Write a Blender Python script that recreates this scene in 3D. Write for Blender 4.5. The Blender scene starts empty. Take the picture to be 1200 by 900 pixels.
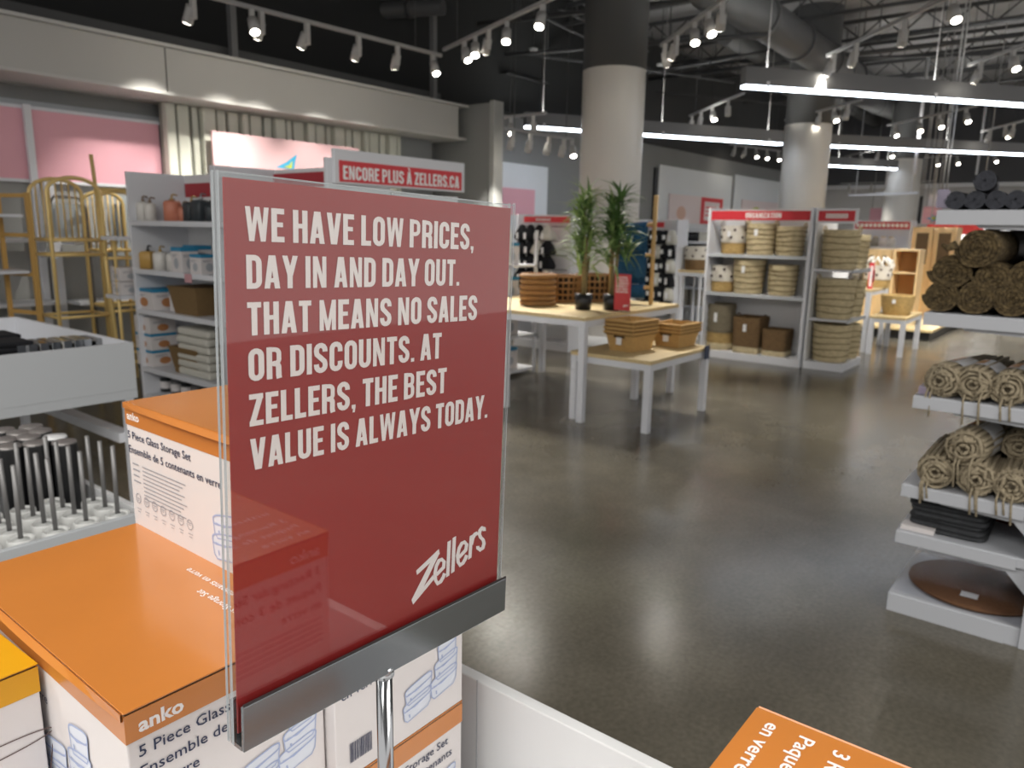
import bpy, math, random
from mathutils import Vector, Matrix
random.seed(7)
PI = math.pi
SC = bpy.context.scene
COL = SC.collection

# ---------------------------------------------------------------- camera, world, exposure
FPX = 880.0                                   # focal length in pixels of a 1200 px wide frame
pitch, roll, yaw = math.radians(11.6), math.radians(1.03), math.radians(38.4)
def cam_axes():
    fw = Vector((0, math.cos(pitch), -math.sin(pitch))); rt = Vector((1, 0, 0)); up = rt.cross(fw)
    r2 = math.cos(roll)*rt + math.sin(roll)*up; u2 = r2.cross(fw)
    X = Vector((math.sin(yaw), math.cos(yaw), 0)); Y = Vector((-math.cos(yaw), math.sin(yaw), 0)); Z = Vector((0, 0, 1))
    w = lambda v: Vector((v.dot(X), v.dot(Y), v.dot(Z)))
    return w(r2), w(u2), w(fw)
RT, UP, FW = cam_axes()
CAM = Vector((0, 0, 1.5))
cd = bpy.data.cameras.new('camera'); cam = bpy.data.objects.new('camera', cd); COL.objects.link(cam)
m = Matrix((RT, UP, -FW)).transposed().to_4x4(); m.translation = CAM; cam.matrix_world = m
cd.sensor_width = 36; cd.lens = FPX/1200*36; cd.clip_start = 0.02; cd.clip_end = 200
cd.dof.use_dof = True; cd.dof.focus_distance = 0.62; cd.dof.aperture_fstop = 11.0
SC.camera = cam
SC.view_settings.view_transform = 'Standard'; SC.view_settings.look = 'None'
SC.view_settings.gamma = 1; SC.view_settings.use_curve_mapping = False
SC.view_settings.exposure = 0.55
wd = bpy.data.worlds.new('world'); SC.world = wd; wd.use_nodes = True
wd.node_tree.nodes['Background'].inputs[0].default_value = (1.0, 0.965, 0.93, 1)
wd.node_tree.nodes['Background'].inputs[1].default_value = 0.6
def area(loc, size, power, col=(1, .97, .92), rot=(0, 0, 0)):
    l = bpy.data.lights.new('fill_light', 'AREA'); l.shape = 'RECTANGLE'; l.size, l.size_y = size; l.energy = power; l.color = col
    o = bpy.data.objects.new('fill_light', l); o.location = loc; o.rotation_euler = rot; COL.objects.link(o); return o
area((-1.2, 0.2, 3.4), (2.0, 2.0), 75)          # added fill lights out of view, above and behind the photographer
area((1.5, -3.2, 3.4), (2.6, 2.0), 105)
area((-1.6, 2.8, 3.4), (2.0, 2.0), 50)
SPOT = 170.0                                    # watts of one track head

# pixel of the photograph -> point on a plane of the room
def ray(px, py): return FW + (px-600)/FPX*RT - (py-450)/FPX*UP
def onz(px, py, z=0.): d = ray(px, py); return CAM + d*((z-1.5)/d.z)
def ony(px, py, y): d = ray(px, py); return CAM + d*(y/d.y)
def onx(px, py, x): d = ray(px, py); return CAM + d*(x/d.x)

# ---------------------------------------------------------------- materials
def lin(h):
    h = h.lstrip('#'); o = []
    for i in (0, 2, 4):
        c = int(h[i:i+2], 16)/255; o.append(c/12.92 if c <= .04045 else ((c+.055)/1.055)**2.4)
    return tuple(o)+(1.0,)
MATS = {}
def mat(name, col, rough=.6, metal=0., var=0., scale=20., bump=0., bscale=None, stretch=None, col2=None, coat=0., trans=None):
    if name in MATS: return MATS[name]
    M = bpy.data.materials.new(name); M.use_nodes = True; nt = M.node_tree; b = nt.nodes['Principled BSDF']
    c = lin(col); b.inputs['Base Color'].default_value = c
    b.inputs['Roughness'].default_value = rough; b.inputs['Metallic'].default_value = metal
    if coat: b.inputs['Coat Weight'].default_value = coat; b.inputs['Coat Roughness'].default_value = .12
    if var or col2 or bump:
        tc = nt.nodes.new('ShaderNodeTexCoord'); mp = nt.nodes.new('ShaderNodeMapping'); nt.links.new(tc.outputs['Object'], mp.inputs[0])
        if stretch: mp.inputs['Scale'].default_value = stretch
        n = nt.nodes.new('ShaderNodeTexNoise'); n.inputs['Scale'].default_value = scale; n.inputs['Detail'].default_value = 4
        nt.links.new(mp.outputs[0], n.inputs['Vector'])
        if var or col2:
            cr = nt.nodes.new('ShaderNodeValToRGB'); cr.color_ramp.elements[0].position = .3; cr.color_ramp.elements[1].position = .7
            a = lin(col2) if col2 else tuple(x*(1-var) for x in c[:3])+(1,)
            cr.color_ramp.elements[0].color = a; cr.color_ramp.elements[1].color = c
            nt.links.new(n.outputs['Fac'], cr.inputs[0]); nt.links.new(cr.outputs[0], b.inputs['Base Color'])
        if bump:
            n2 = n
            if bscale:
                n2 = nt.nodes.new('ShaderNodeTexNoise'); n2.inputs['Scale'].default_value = bscale; nt.links.new(mp.outputs[0], n2.inputs['Vector'])
            bp = nt.nodes.new('ShaderNodeBump'); bp.inputs['Strength'].default_value = bump; bp.inputs['Distance'].default_value = .01
            nt.links.new(n2.outputs['Fac'], bp.inputs['Height']); nt.links.new(bp.outputs[0], b.inputs['Normal'])
    MATS[name] = M; return M
def emis(name, col, st):
    if name in MATS: return MATS[name]
    M = bpy.data.materials.new(name); M.use_nodes = True; b = M.node_tree.nodes['Principled BSDF']
    b.inputs['Base Color'].default_value = (0.8, 0.8, 0.8, 1); b.inputs['Emission Color'].default_value = lin(col); b.inputs['Emission Strength'].default_value = st
    MATS[name] = M; return M
def clear(name, tint='#ffffff', rough=.02, ior=1.49, base=0.0):
    M = bpy.data.materials.new(name); M.use_nodes = True; nt = M.node_tree; nt.nodes.remove(nt.nodes['Principled BSDF'])
    out = nt.nodes['Material Output']; t = nt.nodes.new('ShaderNodeBsdfTransparent'); t.inputs[0].default_value = lin(tint)
    g = nt.nodes.new('ShaderNodeBsdfGlossy'); g.inputs['Roughness'].default_value = rough
    f = nt.nodes.new('ShaderNodeFresnel'); ge = nt.nodes.new('ShaderNodeNewGeometry'); mr = nt.nodes.new('ShaderNodeMapRange')
    mr.inputs[3].default_value = ior; mr.inputs[4].default_value = 1/ior; nt.links.new(ge.outputs['Backfacing'], mr.inputs[0]); nt.links.new(mr.outputs[0], f.inputs[0])
    ad = nt.nodes.new('ShaderNodeMath'); ad.operation = 'ADD'; ad.inputs[1].default_value = base; nt.links.new(f.outputs[0], ad.inputs[0])
    mx = nt.nodes.new('ShaderNodeMixShader'); nt.links.new(ad.outputs[0], mx.inputs[0]); nt.links.new(t.outputs[0], mx.inputs[1]); nt.links.new(g.outputs[0], mx.inputs[2])
    nt.links.new(mx.outputs[0], out.inputs[0]); MATS[name] = M; return M

shw = mat('shelf_grey_white', '#b9bcc2', .45); white = mat('white_metal', '#d9dbe0', .45); whitem = mat('white_laminate', '#e2e3e4', .4, var=.04, scale=4)
greyl = mat('grey_enamel', '#b9bdc1', .45); greyd = mat('dark_grey_paint', '#4c4d4e', .7, var=.08, scale=3)
black = mat('black_plastic', '#17181a', .4); blackf = mat('black_fabric', '#15161c', .95, var=.4, scale=30, bump=.3)
red = mat('red_print', '#c9303a', .5); redsign = mat('sign_red_print', '#982423', .45, var=.03, scale=9)
pink = mat('pink_print', '#e6acb8', .6, var=.03, scale=2); wht = mat('white_print', '#e8e4e2', .55)
ltr = mat('sign_white_print', '#eee2e1', .5)
navy = mat('navy_print', '#27304f', .5); orange = mat('orange_card', '#c47a36', .33, var=.05, scale=14, coat=.6)
ylw = mat('yellow_card', '#d69a0c', .45, var=.06, scale=12); card = mat('white_card', '#d9d4d3', .5, var=.03, scale=10)
kraft = mat('kraft_board', '#7a5a38', .9); wood = mat('light_wood', '#d6bf8e', .5, var=.18, scale=5, stretch=(1, 9, 9))
chrome = mat('chrome_metal', '#b9bcc0', .12, 1.); satin = mat('satin_metal', '#8b8a8a', .5, .6)
acr = clear('acrylic', '#fbfdfd', .015, 1.49, 0.015); bag = clear('plastic_film', '#f4f5f8', .3, 1.22, .0)

# ---------------------------------------------------------------- mesh builder
class MB:
    def __init__(s): s.v = []; s.f = []; s.sm = []
    def add(s, vs, fs, smooth=False):
        k = len(s.v); s.v += [tuple(v) for v in vs]; s.f += [tuple(k+i for i in f) for f in fs]; s.sm += [smooth]*len(fs); return s
    def box(s, x0, x1, y0, y1, z0, z1, M=None, top=None):
        vs = [(x, y, z) for z in (z0, z1) for y in (y0, y1) for x in (x0, x1)]
        if top:                                # widen or narrow the upper face
            cx, cy = (x0+x1)/2, (y0+y1)/2; vs = vs[:4]+[(cx+(x-cx)*top, cy+(y-cy)*top, z) for x, y, z in vs[4:]]
        if M: vs = [M @ Vector(v) for v in vs]
        return s.add(vs, [(0, 2, 3, 1), (4, 5, 7, 6), (0, 1, 5, 4), (2, 6, 7, 3), (0, 4, 6, 2), (1, 3, 7, 5)])
    def beam(s, p0, p1, w, h=None):
        p0, p1 = Vector(p0), Vector(p1); h = h or w; d = (p1-p0).normalized()
        a = d.cross(Vector((0, 0, 1)))
        if a.length < 1e-3: a = Vector((1, 0, 0))
        a.normalize(); b = a.cross(d)
        vs = [p+a*(i*w/2)+b*(j*h/2) for p in (p0, p1) for i, j in ((-1, -1), (1, -1), (1, 1), (-1, 1))]
        return s.add(vs, [(3, 2, 1, 0), (4, 5, 6, 7), (0, 1, 5, 4), (1, 2, 6, 5), (2, 3, 7, 6), (3, 0, 4, 7)])
    def tube(s, pts, r, n=8, closed=False, cap=True):
        pts = [Vector(p) for p in pts]; L = len(pts); rr = r if isinstance(r, (list, tuple)) else [r]*L
        vs = []; pa = None
        for i, p in enumerate(pts):
            a, b = (pts[(i-1) % L], pts[(i+1) % L]) if closed else (pts[max(i-1, 0)], pts[min(i+1, L-1)])
            d = (b-a).normalized()
            if pa is None: pa = d.orthogonal().normalized()
            pa = (pa-d*pa.dot(d)).normalized(); q = d.cross(pa)
            vs += [p+(pa*math.cos(t)+q*math.sin(t))*rr[i] for t in (2*PI*k/n for k in range(n))]
        fs = []
        for i in range(L if closed else L-1):
            j = (i+1) % L
            for k in range(n): fs.append((i*n+k, i*n+(k+1) % n, j*n+(k+1) % n, j*n+k))
        s.add(vs, fs, True)
        if cap and not closed:
            k0 = len(s.v)-L*n; s.f += [tuple(k0+k for k in reversed(range(n))), tuple(k0+(L-1)*n+k for k in range(n))]; s.sm += [False]*2
        return s
    def cyl(s, p0, p1, r, n=16, r1=None): return s.tube([p0, p1], [r, r if r1 is None else r1], n)
    def lathe(s, prof, n=20, c=(0, 0, 0), sq=None, smooth=True):
        vs = []
        for r, z in prof:
            for k in range(n):
                a = 2*PI*k/n; x, y = math.cos(a), math.sin(a)
                if sq:                          # rounded rectangle of half sizes sq, r scales it
                    e = .25; x = math.copysign(abs(x)**e, x)*sq[0]; y = math.copysign(abs(y)**e, y)*sq[1]
                vs.append((c[0]+x*r, c[1]+y*r, c[2]+z))
        fs = [(i*n+k, i*n+(k+1) % n, (i+1)*n+(k+1) % n, (i+1)*n+k) for i in range(len(prof)-1) for k in range(n)]
        return s.add(vs, fs, smooth)
    def ball(s, c, r, n=10, m=6, sc=(1, 1, 1)):
        pr = [(math.sin(PI*i/m), -math.cos(PI*i/m)) for i in range(m+1)]; vs = []
        for a, z in pr:
            for k in range(n): t = 2*PI*k/n; vs.append((c[0]+r*sc[0]*a*math.cos(t), c[1]+r*sc[1]*a*math.sin(t), c[2]+r*sc[2]*z))
        return s.add(vs, [(i*n+k, i*n+(k+1) % n, (i+1)*n+(k+1) % n, (i+1)*n+k) for i in range(m) for k in range(n)], True)
    def mesh(s, name, mt):
        me = bpy.data.meshes.new(name); me.from_pydata(s.v, [], s.f); me.materials.append(mt)
        me.polygons.foreach_set('use_smooth', s.sm); me.update(); return me
    def build(s, name, mt, parent=None, loc=None, rotz=0):
        o = bpy.data.objects.new(name, s.mesh(name, mt)); COL.objects.link(o)
        if parent: o.parent = parent
        if loc is not None: o.location = loc
        if rotz: o.rotation_euler.z = rotz
        return o
def tag(o, label, cat, group=None):
    o['label'] = label; o['category'] = cat
    if group: o['group'] = group
    return o
def thing(name, label, cat, loc=(0, 0, 0), rotz=0, group=None):
    o = bpy.data.objects.new(name, None); COL.objects.link(o); o.location = loc; o.rotation_euler = (0, 0, rotz); o.empty_display_size = .05
    return tag(o, label, cat, group)
def struct(mb, name, mt, parent=None):
    o = mb.build(name, mt, parent)
    if not parent: o['kind'] = 'structure'
    return o
def bevel(o, w=.002, n=2):
    b = o.modifiers.new('bevel', 'BEVEL'); b.width = w; b.segments = n; b.limit_method = 'ANGLE'; return o
def dup(r, loc, rotz=None, label=None, group=None):
    c = r.copy(); COL.objects.link(c); c.location = loc
    if rotz is not None: c.rotation_euler.z = rotz
    if label: c['label'] = label
    if group: c['group'] = group
    for ch in r.children:
        d = ch.copy(); COL.objects.link(d); d.parent = c
        for g in ch.children: e = g.copy(); COL.objects.link(e); e.parent = d
    return c
ORD = ['first', 'second', 'third', 'fourth', 'fifth', 'sixth', 'seventh', 'eighth', 'ninth', 'tenth', 'eleventh', 'twelfth']
def nth(i, n, a='from the left'):
    if n == 1: return 'only one'
    return ORD[i]+' '+a

# ---------------------------------------------------------------- lettering
T = .2
def arc(cx, cy, rx, ry, a0, a1, n=7): return [(cx+rx*math.cos(math.radians(a0+(a1-a0)*i/n)), cy+ry*math.sin(math.radians(a0+(a1-a0)*i/n))) for i in range(n+1)]
W = .45
def glyph(ch):
    """condensed bold capitals, cap height 1: list of ('s', points, width) strokes and ('q', four corners)"""
    t = .165; h = t/2; a, b, c, d = h, W-h, h, 1-h; r = (b-a)/2; mx = W/2; ry = .16
    s = lambda *p, w=t: ('s', list(p), w)
    par = lambda x0, y0, x1, y1, w=t: ('q', [(x0, y0), (x0+w, y0), (x1+w, y1), (x1, y1)])
    top = arc(mx, d-ry, r, ry, 180, 0); bot = arc(mx, c+ry, r, ry, 0, -180)
    if ch == 'O': return W, [s(*(top+bot+[top[0], top[1]]))]
    if ch == 'C': return W, [s((b, .66), *(list(reversed(top))), *(list(reversed(bot))), (b, .34))]
    if ch == 'G': return W, [s((b, .68), *(list(reversed(top))), *(list(reversed(bot))), (b, .5)), s((mx, .46), (b+h, .46), w=.13)]
    if ch == 'U': return W, [s((a, 1), (a, c+ry), *arc(mx, c+ry, r, ry, 180, 360), (b, 1))]
    if ch == 'D': return W, [s((a, h), (mx, h), *arc(mx, c+ry, r, ry, -90, 0), *arc(mx, d-ry, r, ry, 0, 90), (a, d)), s((a, 0), (a, 1))]
    if ch == 'E': return .38, [s((a, 0), (a, 1)), s((0, h), (.38, h)), s((0, d), (.38, d)), s((0, .52), (.34, .52), w=.14)]
    if ch == 'F': return .36, [s((a, 0), (a, 1)), s((0, d), (.36, d)), s((0, .5), (.32, .5), w=.14)]
    if ch == 'L': return .36, [s((a, 0), (a, 1)), s((0, h), (.36, h))]
    if ch == 'I': return t, [s((a, 0), (a, 1))]
    if ch == 'H': return W, [s((a, 0), (a, 1)), s((b, 0), (b, 1)), s((0, .52), (W, .52), w=.14)]
    if ch == 'T': return .4, [s((.2, 0), (.2, 1)), s((0, d), (.4, d))]
    if ch in 'PBR':
        g = [s((a, 0), (a, 1)), s((a, d), (mx, d), *arc(mx, d-.13, r, .13, 90, 0), *arc(mx, .48+.13, r, .13, 0, -90), (a, .48), w=.14)]
        if ch == 'B': g[1:] = [s((a, d), (mx, d), *arc(mx, d-.12, r-.01, .12, 90, 0), *arc(mx, .53+.12, r-.01, .12, 0, -90), (a, .53), w=.14), s((a, .52), (mx, .52), *arc(mx, .52-.14, r, .14, 90, 0), *arc(mx, c+.14, r, .14, 0, -90), (a, c), w=.14)]
        if ch == 'R': g.append(s((mx-.03, .48), *arc(mx, .48-.14, r-.01, .14, 70, 0), (b-.01, .1), (b+.01, 0)))
        return W, g
    if ch == 'S': return W, [s((b, .7), *[p for p in reversed(top)], (a, .7), *[(a+.02, .62), (mx, .5), (b-.02, .38)], (b, .3), *bot, (a, .3))]
    if ch == 'A': return .48, [par(0, 0, .48/2-t/2-.02, 1), par(.48-t, 0, .48/2-t/2+.02, 1), s((.1, .25), (.38, .25), w=.13)]
    if ch == 'V': return .48, [par(.48/2-t/2-.02, 0, 0, 1), par(.48/2-t/2+.02, 0, .48-t, 1)]
    if ch == 'W': return .66, [par(.1, 0, 0, 1, .135), par(.12, 0, .66/2-.07, 1, .12), par(.42, 0, .66/2-.05, 1, .12), par(.425, 0, .525, 1, .135)]
    if ch == 'M': return .58, [s((h, 0), (h, 1), w=.14), s((.58-h, 0), (.58-h, 1), w=.14), par(.235, 0, .03, 1, .12), par(.235-.01, 0, .43, 1, .12)]
    if ch == 'N': return .48, [s((h, 0), (h, 1), w=.14), s((.48-h, 0), (.48-h, 1), w=.14), par(.3, 0, .03, 1, .14)]
    if ch == 'Y': return .48, [s((.24, 0), (.24, .42)), par(.165, .38, 0, 1), par(.165, .38, .33, 1)]
    if ch == 'Z': return .4, [s((0, h), (.4, h)), s((0, d), (.4, d)), par(0, .1, .23, .9, .17)]
    if ch == 'K': return .46, [s((a, 0), (a, 1)), par(.12, .42, .31, 1), par(.3, 0, .14, .58)]
    if ch == '.': return .14, [s((.07, 0), (.07, .14), w=.14)]
    if ch == ',': return .14, [s((.07, 0), (.07, .14), w=.14), par(.03, -.13, .05, .02, .08)]
    if ch == "'": return .12, [s((.06, .75), (.06, 1), w=.1)]
    if ch == '`': return .48, glyph('A')[1]+[par(.25, 1.07, .1, 1.3, .13)]
    if ch == '&': return W, glyph('B')[1]
    return .2, []
def stroke_poly(pts, w):
    """quads along a polyline with mitred joints"""
    P = [Vector(p) for p in pts]; P = [p for i, p in enumerate(P) if i == 0 or (p-P[i-1]).length > 1e-5]; L = []
    for i, p in enumerate(P):
        d0 = (p-P[i-1]).normalized() if i else None; d1 = (P[i+1]-p).normalized() if i < len(P)-1 else None
        if d0 is None: d0 = d1
        if d1 is None: d1 = d0
        n0 = Vector((-d0.y, d0.x)); n1 = Vector((-d1.y, d1.x)); n = (n0+n1)
        if n.length < 1e-6: n = n0
        n.normalize(); k = w/2/max(.5, n.dot(n0)); L.append((p+n*k, p-n*k))
    return [[tuple(L[i][1]), tuple(L[i+1][1]), tuple(L[i+1][0]), tuple(L[i][0])] for i in range(len(L)-1) if (P[i+1]-P[i]).length > 1e-6]
def caps(s, height, gap=.07, space=.19, width=None):
    """-> list of quads (2-D), text width"""
    x = 0; out = []
    for ch in s:
        if ch == ' ': x += space; continue
        w, g = glyph(ch)
        for k in g:
            for q in ([k[1]] if k[0] == 'q' else stroke_poly(k[1], k[2])): out.append([(x+a, b) for a, b in q])
        x += w+gap
    x -= gap; sx = height if width is None else width/x
    return [[(a*sx, b*height) for a, b in q] for q in out], x*sx
class Plane:
    """a printed face: o + u*U + v*V, N outwards, in the parent's own space"""
    def __init__(s, o, U, V, off=.0006):
        s.o, s.U, s.V = Vector(o), Vector(U).normalized(), Vector(V).normalized(); s.N = s.U.cross(s.V); s.off = off
    def at(s, u, v, k=0): return s.o+s.U*u+s.V*v+s.N*(s.off+k)
    def quads(s, qs, name, mt, parent, du=0, dv=0, k0=0., rot=0., step=2e-6):
        mb = MB(); c, sn = math.cos(rot), math.sin(rot)
        for i, q in enumerate(qs):
            mb.add([s.at(du+a*c-b*sn, dv+a*sn+b*c, k0+(i % 40)*step) for a, b in q], [tuple(range(len(q)))])
        return mb.build(name, mt, parent)
    def caps(s, txt, h, u, v, mt, parent, width=None, name='lettering', align='l', rot=0, k0=0., step=2e-6):
        q, w = caps(txt, h, width=width)
        return s.quads(q, name, mt, parent, u-(w/2 if align == 'c' else 0), v, k0, rot, step)
    def text(s, txt, h, u, v, mt, parent, name='lettering', width=None, align='l', bold=0., rot=0., k0=0., flip=False):
        vs, fs = sans(txt, bold); xs = [p[0] for p in vs]; x0, x1 = min(xs), max(xs); sy = h/CAPH
        sx = sy if width is None else width/(x1-x0); c, sn = math.cos(rot), math.sin(rot)
        if align == 'c': u -= (x1-x0)*sx/2
        mb = MB(); mb.add([s.at(u+(a-x0)*sx*c-b*sy*sn, v+(a-x0)*sx*sn+b*sy*c, k0) for a, b in vs], fs)
        return mb.build(name, mt, parent)
_tx = {}
def sans(txt, bold=0.):
    if (txt, bold) in _tx: return _tx[(txt, bold)]
    cu = bpy.data.curves.new('t', 'FONT'); cu.body = txt; cu.size = 1; cu.offset = bold; cu.resolution_u = 2
    o = bpy.data.objects.new('t', cu); COL.objects.link(o); bpy.context.view_layer.update()
    dg = bpy.context.evaluated_depsgraph_get(); me = bpy.data.meshes.new_from_object(o.evaluated_get(dg))
    r = ([(v.co.x, v.co.y) for v in me.vertices], [tuple(p.vertices) for p in me.polygons])
    bpy.data.objects.remove(o); bpy.data.curves.remove(cu); bpy.data.meshes.remove(me); _tx[(txt, bold)] = r; return r
CAPH = max(v[1] for v in sans('H')[0])
def rect(x0, x1, y0, y1): return [(x0, y0), (x1, y0), (x1, y1), (x0, y1)]
def ring(cx, cy, r, w, n=16, ry=None):
    ry = ry or r; p = [(cx+r*math.cos(2*PI*i/n), cy+ry*math.sin(2*PI*i/n)) for i in range(n+1)]; return stroke_poly(p+[p[1]], w)

#STRUCTURE
# ---------------------------------------------------------------- the shop shell
def floor_mat():
    M = bpy.data.materials.new('polished_concrete'); M.use_nodes = True; nt = M.node_tree; b = nt.nodes['Principled BSDF']; N = nt.nodes.new; Lk = nt.links.new
    tc = N('ShaderNodeTexCoord'); n1 = N('ShaderNodeTexNoise'); n1.inputs['Scale'].default_value = .9; n1.inputs['Detail'].default_value = 8; n1.inputs['Roughness'].default_value = .62
    Lk(tc.outputs['Object'], n1.inputs['Vector']); cr = N('ShaderNodeValToRGB'); e = cr.color_ramp.elements
    e[0].position = .3; e[0].color = lin('#514d43'); e[1].position = .72; e[1].color = lin('#767164'); x = e.new(.5); x.color = lin('#625d52'); Lk(n1.outputs['Fac'], cr.inputs[0])
    n2 = N('ShaderNodeTexNoise'); n2.inputs['Scale'].default_value = 55; n2.inputs['Detail'].default_value = 3; Lk(tc.outputs['Object'], n2.inputs['Vector'])
    mx = N('ShaderNodeMixRGB'); mx.blend_type = 'OVERLAY'; mx.inputs[0].default_value = .35; Lk(cr.outputs[0], mx.inputs[1]); Lk(n2.outputs['Fac'], mx.inputs[2])
    vo = N('ShaderNodeTexVoronoi'); vo.inputs['Scale'].default_value = 2.2; vo.inputs['Randomness'].default_value = 1; Lk(tc.outputs['Object'], vo.inputs['Vector'])
    lt = N('ShaderNodeMath'); lt.operation = 'LESS_THAN'; lt.inputs[1].default_value = .022; Lk(vo.outputs['Distance'], lt.inputs[0])
    m2 = N('ShaderNodeMixRGB'); m2.inputs[2].default_value = lin('#a9a598'); Lk(lt.outputs[0], m2.inputs[0]); Lk(mx.outputs[0], m2.inputs[1]); Lk(m2.outputs[0], b.inputs['Base Color'])
    n3 = N('ShaderNodeTexNoise'); n3.inputs['Scale'].default_value = 1.7; n3.inputs['Detail'].default_value = 5; Lk(tc.outputs['Object'], n3.inputs['Vector'])
    mr = N('ShaderNodeMapRange'); mr.inputs[3].default_value = .13; mr.inputs[4].default_value = .30; Lk(n3.outputs['Fac'], mr.inputs[0]); Lk(mr.outputs[0], b.inputs['Roughness'])
    b.inputs['Specular IOR Level'].default_value = .55
    return M
fl = struct(MB().box(-6, 32, -8, 9, -.1, 0), 'floor', floor_mat())
ceilm = mat('dark_ceiling_paint', '#8d8d8f', .85, var=.25, scale=1.2)
struct(MB().box(-6, 32, -8, 9, 5.4, 5.5), 'ceiling', ceilm)
wl = mat('shop_wall_grey', '#858686', .8, var=.05, scale=2); wblk = mat('black_upper_wall', '#1d1f20', .9)
struct(MB().box(-6, 32, 8.2, 8.4, 0, 3.35), 'wall_left', wl)
struct(MB().box(-6, 13, 8.0, 8.2, 3.35, 5.4), 'wall_left_upper', wblk)
struct(MB().box(13, 32, 8.1, 8.4, 3.35, 5.4), 'wall_left_upper_far', mat('upper_wall_grey', '#3a3b3c', .85))
struct(MB().box(26, 26.2, -8, 8.2, 0, 3.0), 'wall_far', mat('far_white_wall', '#c9c9ca', .7))
struct(MB().box(25.4, 26.2, -8, 8.2, 3.0, 5.4), 'wall_far_bulkhead', mat('bulkhead_grey', '#55565a', .8))
# soffit above the left wall bays
fm = mat('soffit_cream', '#b9b8b4', .6, var=.03, scale=1.5)
s = struct(MB().box(-4, 3.95, 7.5, 8.2, 2.76, 3.17).box(3.965, 8.15, 7.5, 8.2, 2.76, 3.17), 'trim_1', fm)
struct(MB().box(-4, 8.3, 7.44, 8.2, 3.17, 3.2), 'trim_2', mat('soffit_ledge', '#c3c2bf', .6))
struct(MB().box(-4, 8.3, 7.485, 8.2, 2.735, 2.762), 'trim_3', MATS['soffit_ledge'])
struct(MB().box(-4, 8.0, 7.7, 8.2, 3.2, 3.34), 'trim_4', greyd)
# side partition at the end of the soffit
struct(MB().box(8.36, 8.5, 7.08, 8.2, 0, 3.22), 'wall_partition', mat('partition_grey', '#8b8c8a', .75))
struct(MB().box(8.33, 8.53, 7.0, 7.08, 0, 3.24), 'trim_5', mat('partition_edge', '#a5a6a3', .6))

# ---------------------------------------------------------------- columns
colw = mat('column_white', '#cbc8c2', .38, var=.03, scale=1); cold = mat('column_dark', '#48494a', .7)
for (x, y, r, zc), lab in zip([(8.85, 5.42, .405, 3.52), (14.45, 4.72, .405, 3.44), (22.6, 4.78, .42, 3.5)],
        ['large round column nearest, white below and dark grey above, behind the plants', 'round white column rising behind the shelving marked ORGANIZATION', 'round white column farthest away, right of the linear lamps']):
    c = thing('column', lab, 'column', (x, y, 0), 0, 'round columns of the shop')
    MB().lathe([(r, 0), (r, zc)], 48).build('lower_shaft', colw, c)
    MB().lathe([(0, zc), (r+.002, zc), (r+.002, 5.4)], 48).build('upper_shaft', cold, c)
    MB().lathe([(r+.03, 0), (r+.03, .12), (r, .13)], 48).build('base_collar', whitem, c)

# ---------------------------------------------------------------- overhead services
ductm = mat('duct_grey', '#58595a', .6, .1); pipem = mat('pipe_dark', '#3d3e40', .6)
def pipe(name, lab, cat, p0, p1, r, m=pipem, n=12, group=None, couplings=0):
    t = thing(name, lab, cat, p0, 0, group); d = Vector(p1)-Vector(p0)
    MB().cyl((0, 0, 0), d, r, n).build('tube', m, t)
    for i in range(couplings):
        q = d*((i+.5)/couplings); e = d.normalized()*.04
        MB().cyl(q-e, q+e, r*1.12, n).build('coupling', m, t)
        MB().cyl(q, (q.x, q.y, 5.4-p0[2]), .008, 5).build('hanger_rod', m, t)
    return t
pipe('round_duct', 'large round dark grey air duct crossing above the middle track lights', 'duct', onz(800, -40, 4.5), onz(1010, 98, 4.5), .27, ductm, 20, couplings=5)
pipe('round_duct', 'round grey air duct lower left of the large one', 'duct', onz(850, 40, 4.9), onz(1040, 150, 4.9), .18, ductm, 16, couplings=4)
pipe('round_duct', 'grey air duct far off behind the second column', 'duct', onz(1000, 110, 4.8), onz(1150, 175, 4.8), .22, ductm, 16, couplings=4)
i = 0
PL = [(520, 70, 900, 40, 4.2, .03), (560, 28, 900, -10, 4.4, .03), (590, 60, 860, 96, 4.3, .025), (600, 115, 900, 60, 4.4, .03), (640, 95, 1000, 130, 4.4, .02), (740, 95, 1200, 40, 4.6, .04),
      (800, 75, 1200, 62, 4.9, .03), (1000, 50, 1200, 20, 4.3, .035), (760, 128, 1050, 108, 4.8, .03), (950, 170, 1200, 150, 4.9, .04), (640, 22, 780, 90, 4.7, .02), (300, 22, 520, 8, 4.3, .1), (690, 25, 860, 82, 4.95, .02), (655, 10, 760, 60, 4.9, .02), (900, 90, 1040, 40, 4.8, .02), (1060, 110, 1200, 92, 4.7, .03)]
for a, b, c, d, z, r in PL:
    pipe('ceiling_pipe', 'dark ceiling pipe, %s from the left edge, %s' % (ORD[i % 12], 'crossing low' if i < 12 else 'crossing high'), 'pipe', onz(a, b, z), onz(c, d, z), r, group='pipes under the ceiling', couplings=3); i += 1
# roof joists: open web trusses
for k in range(9):
    x = 9.5+k*1.9; t = thing('roof_joist', 'dark open web roof joist, %s back from the nearest' % ORD[k], 'joist', (x, 0, 4.95), 0, 'roof joists')
    MB().box(-.03, .03, -7, 8, .3, .36).build('top_chord', pipem, t); MB().box(-.03, .03, -7, 8, 0, .05).build('bottom_chord', pipem, t)
    w = MB(); q = -7
    while q < 8: w.beam((0, q, .03), (0, q+.35, .32), .022); w.beam((0, q+.35, .32), (0, q+.7, .03), .022); q += .7
    w.build('web', pipem, t)
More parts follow.
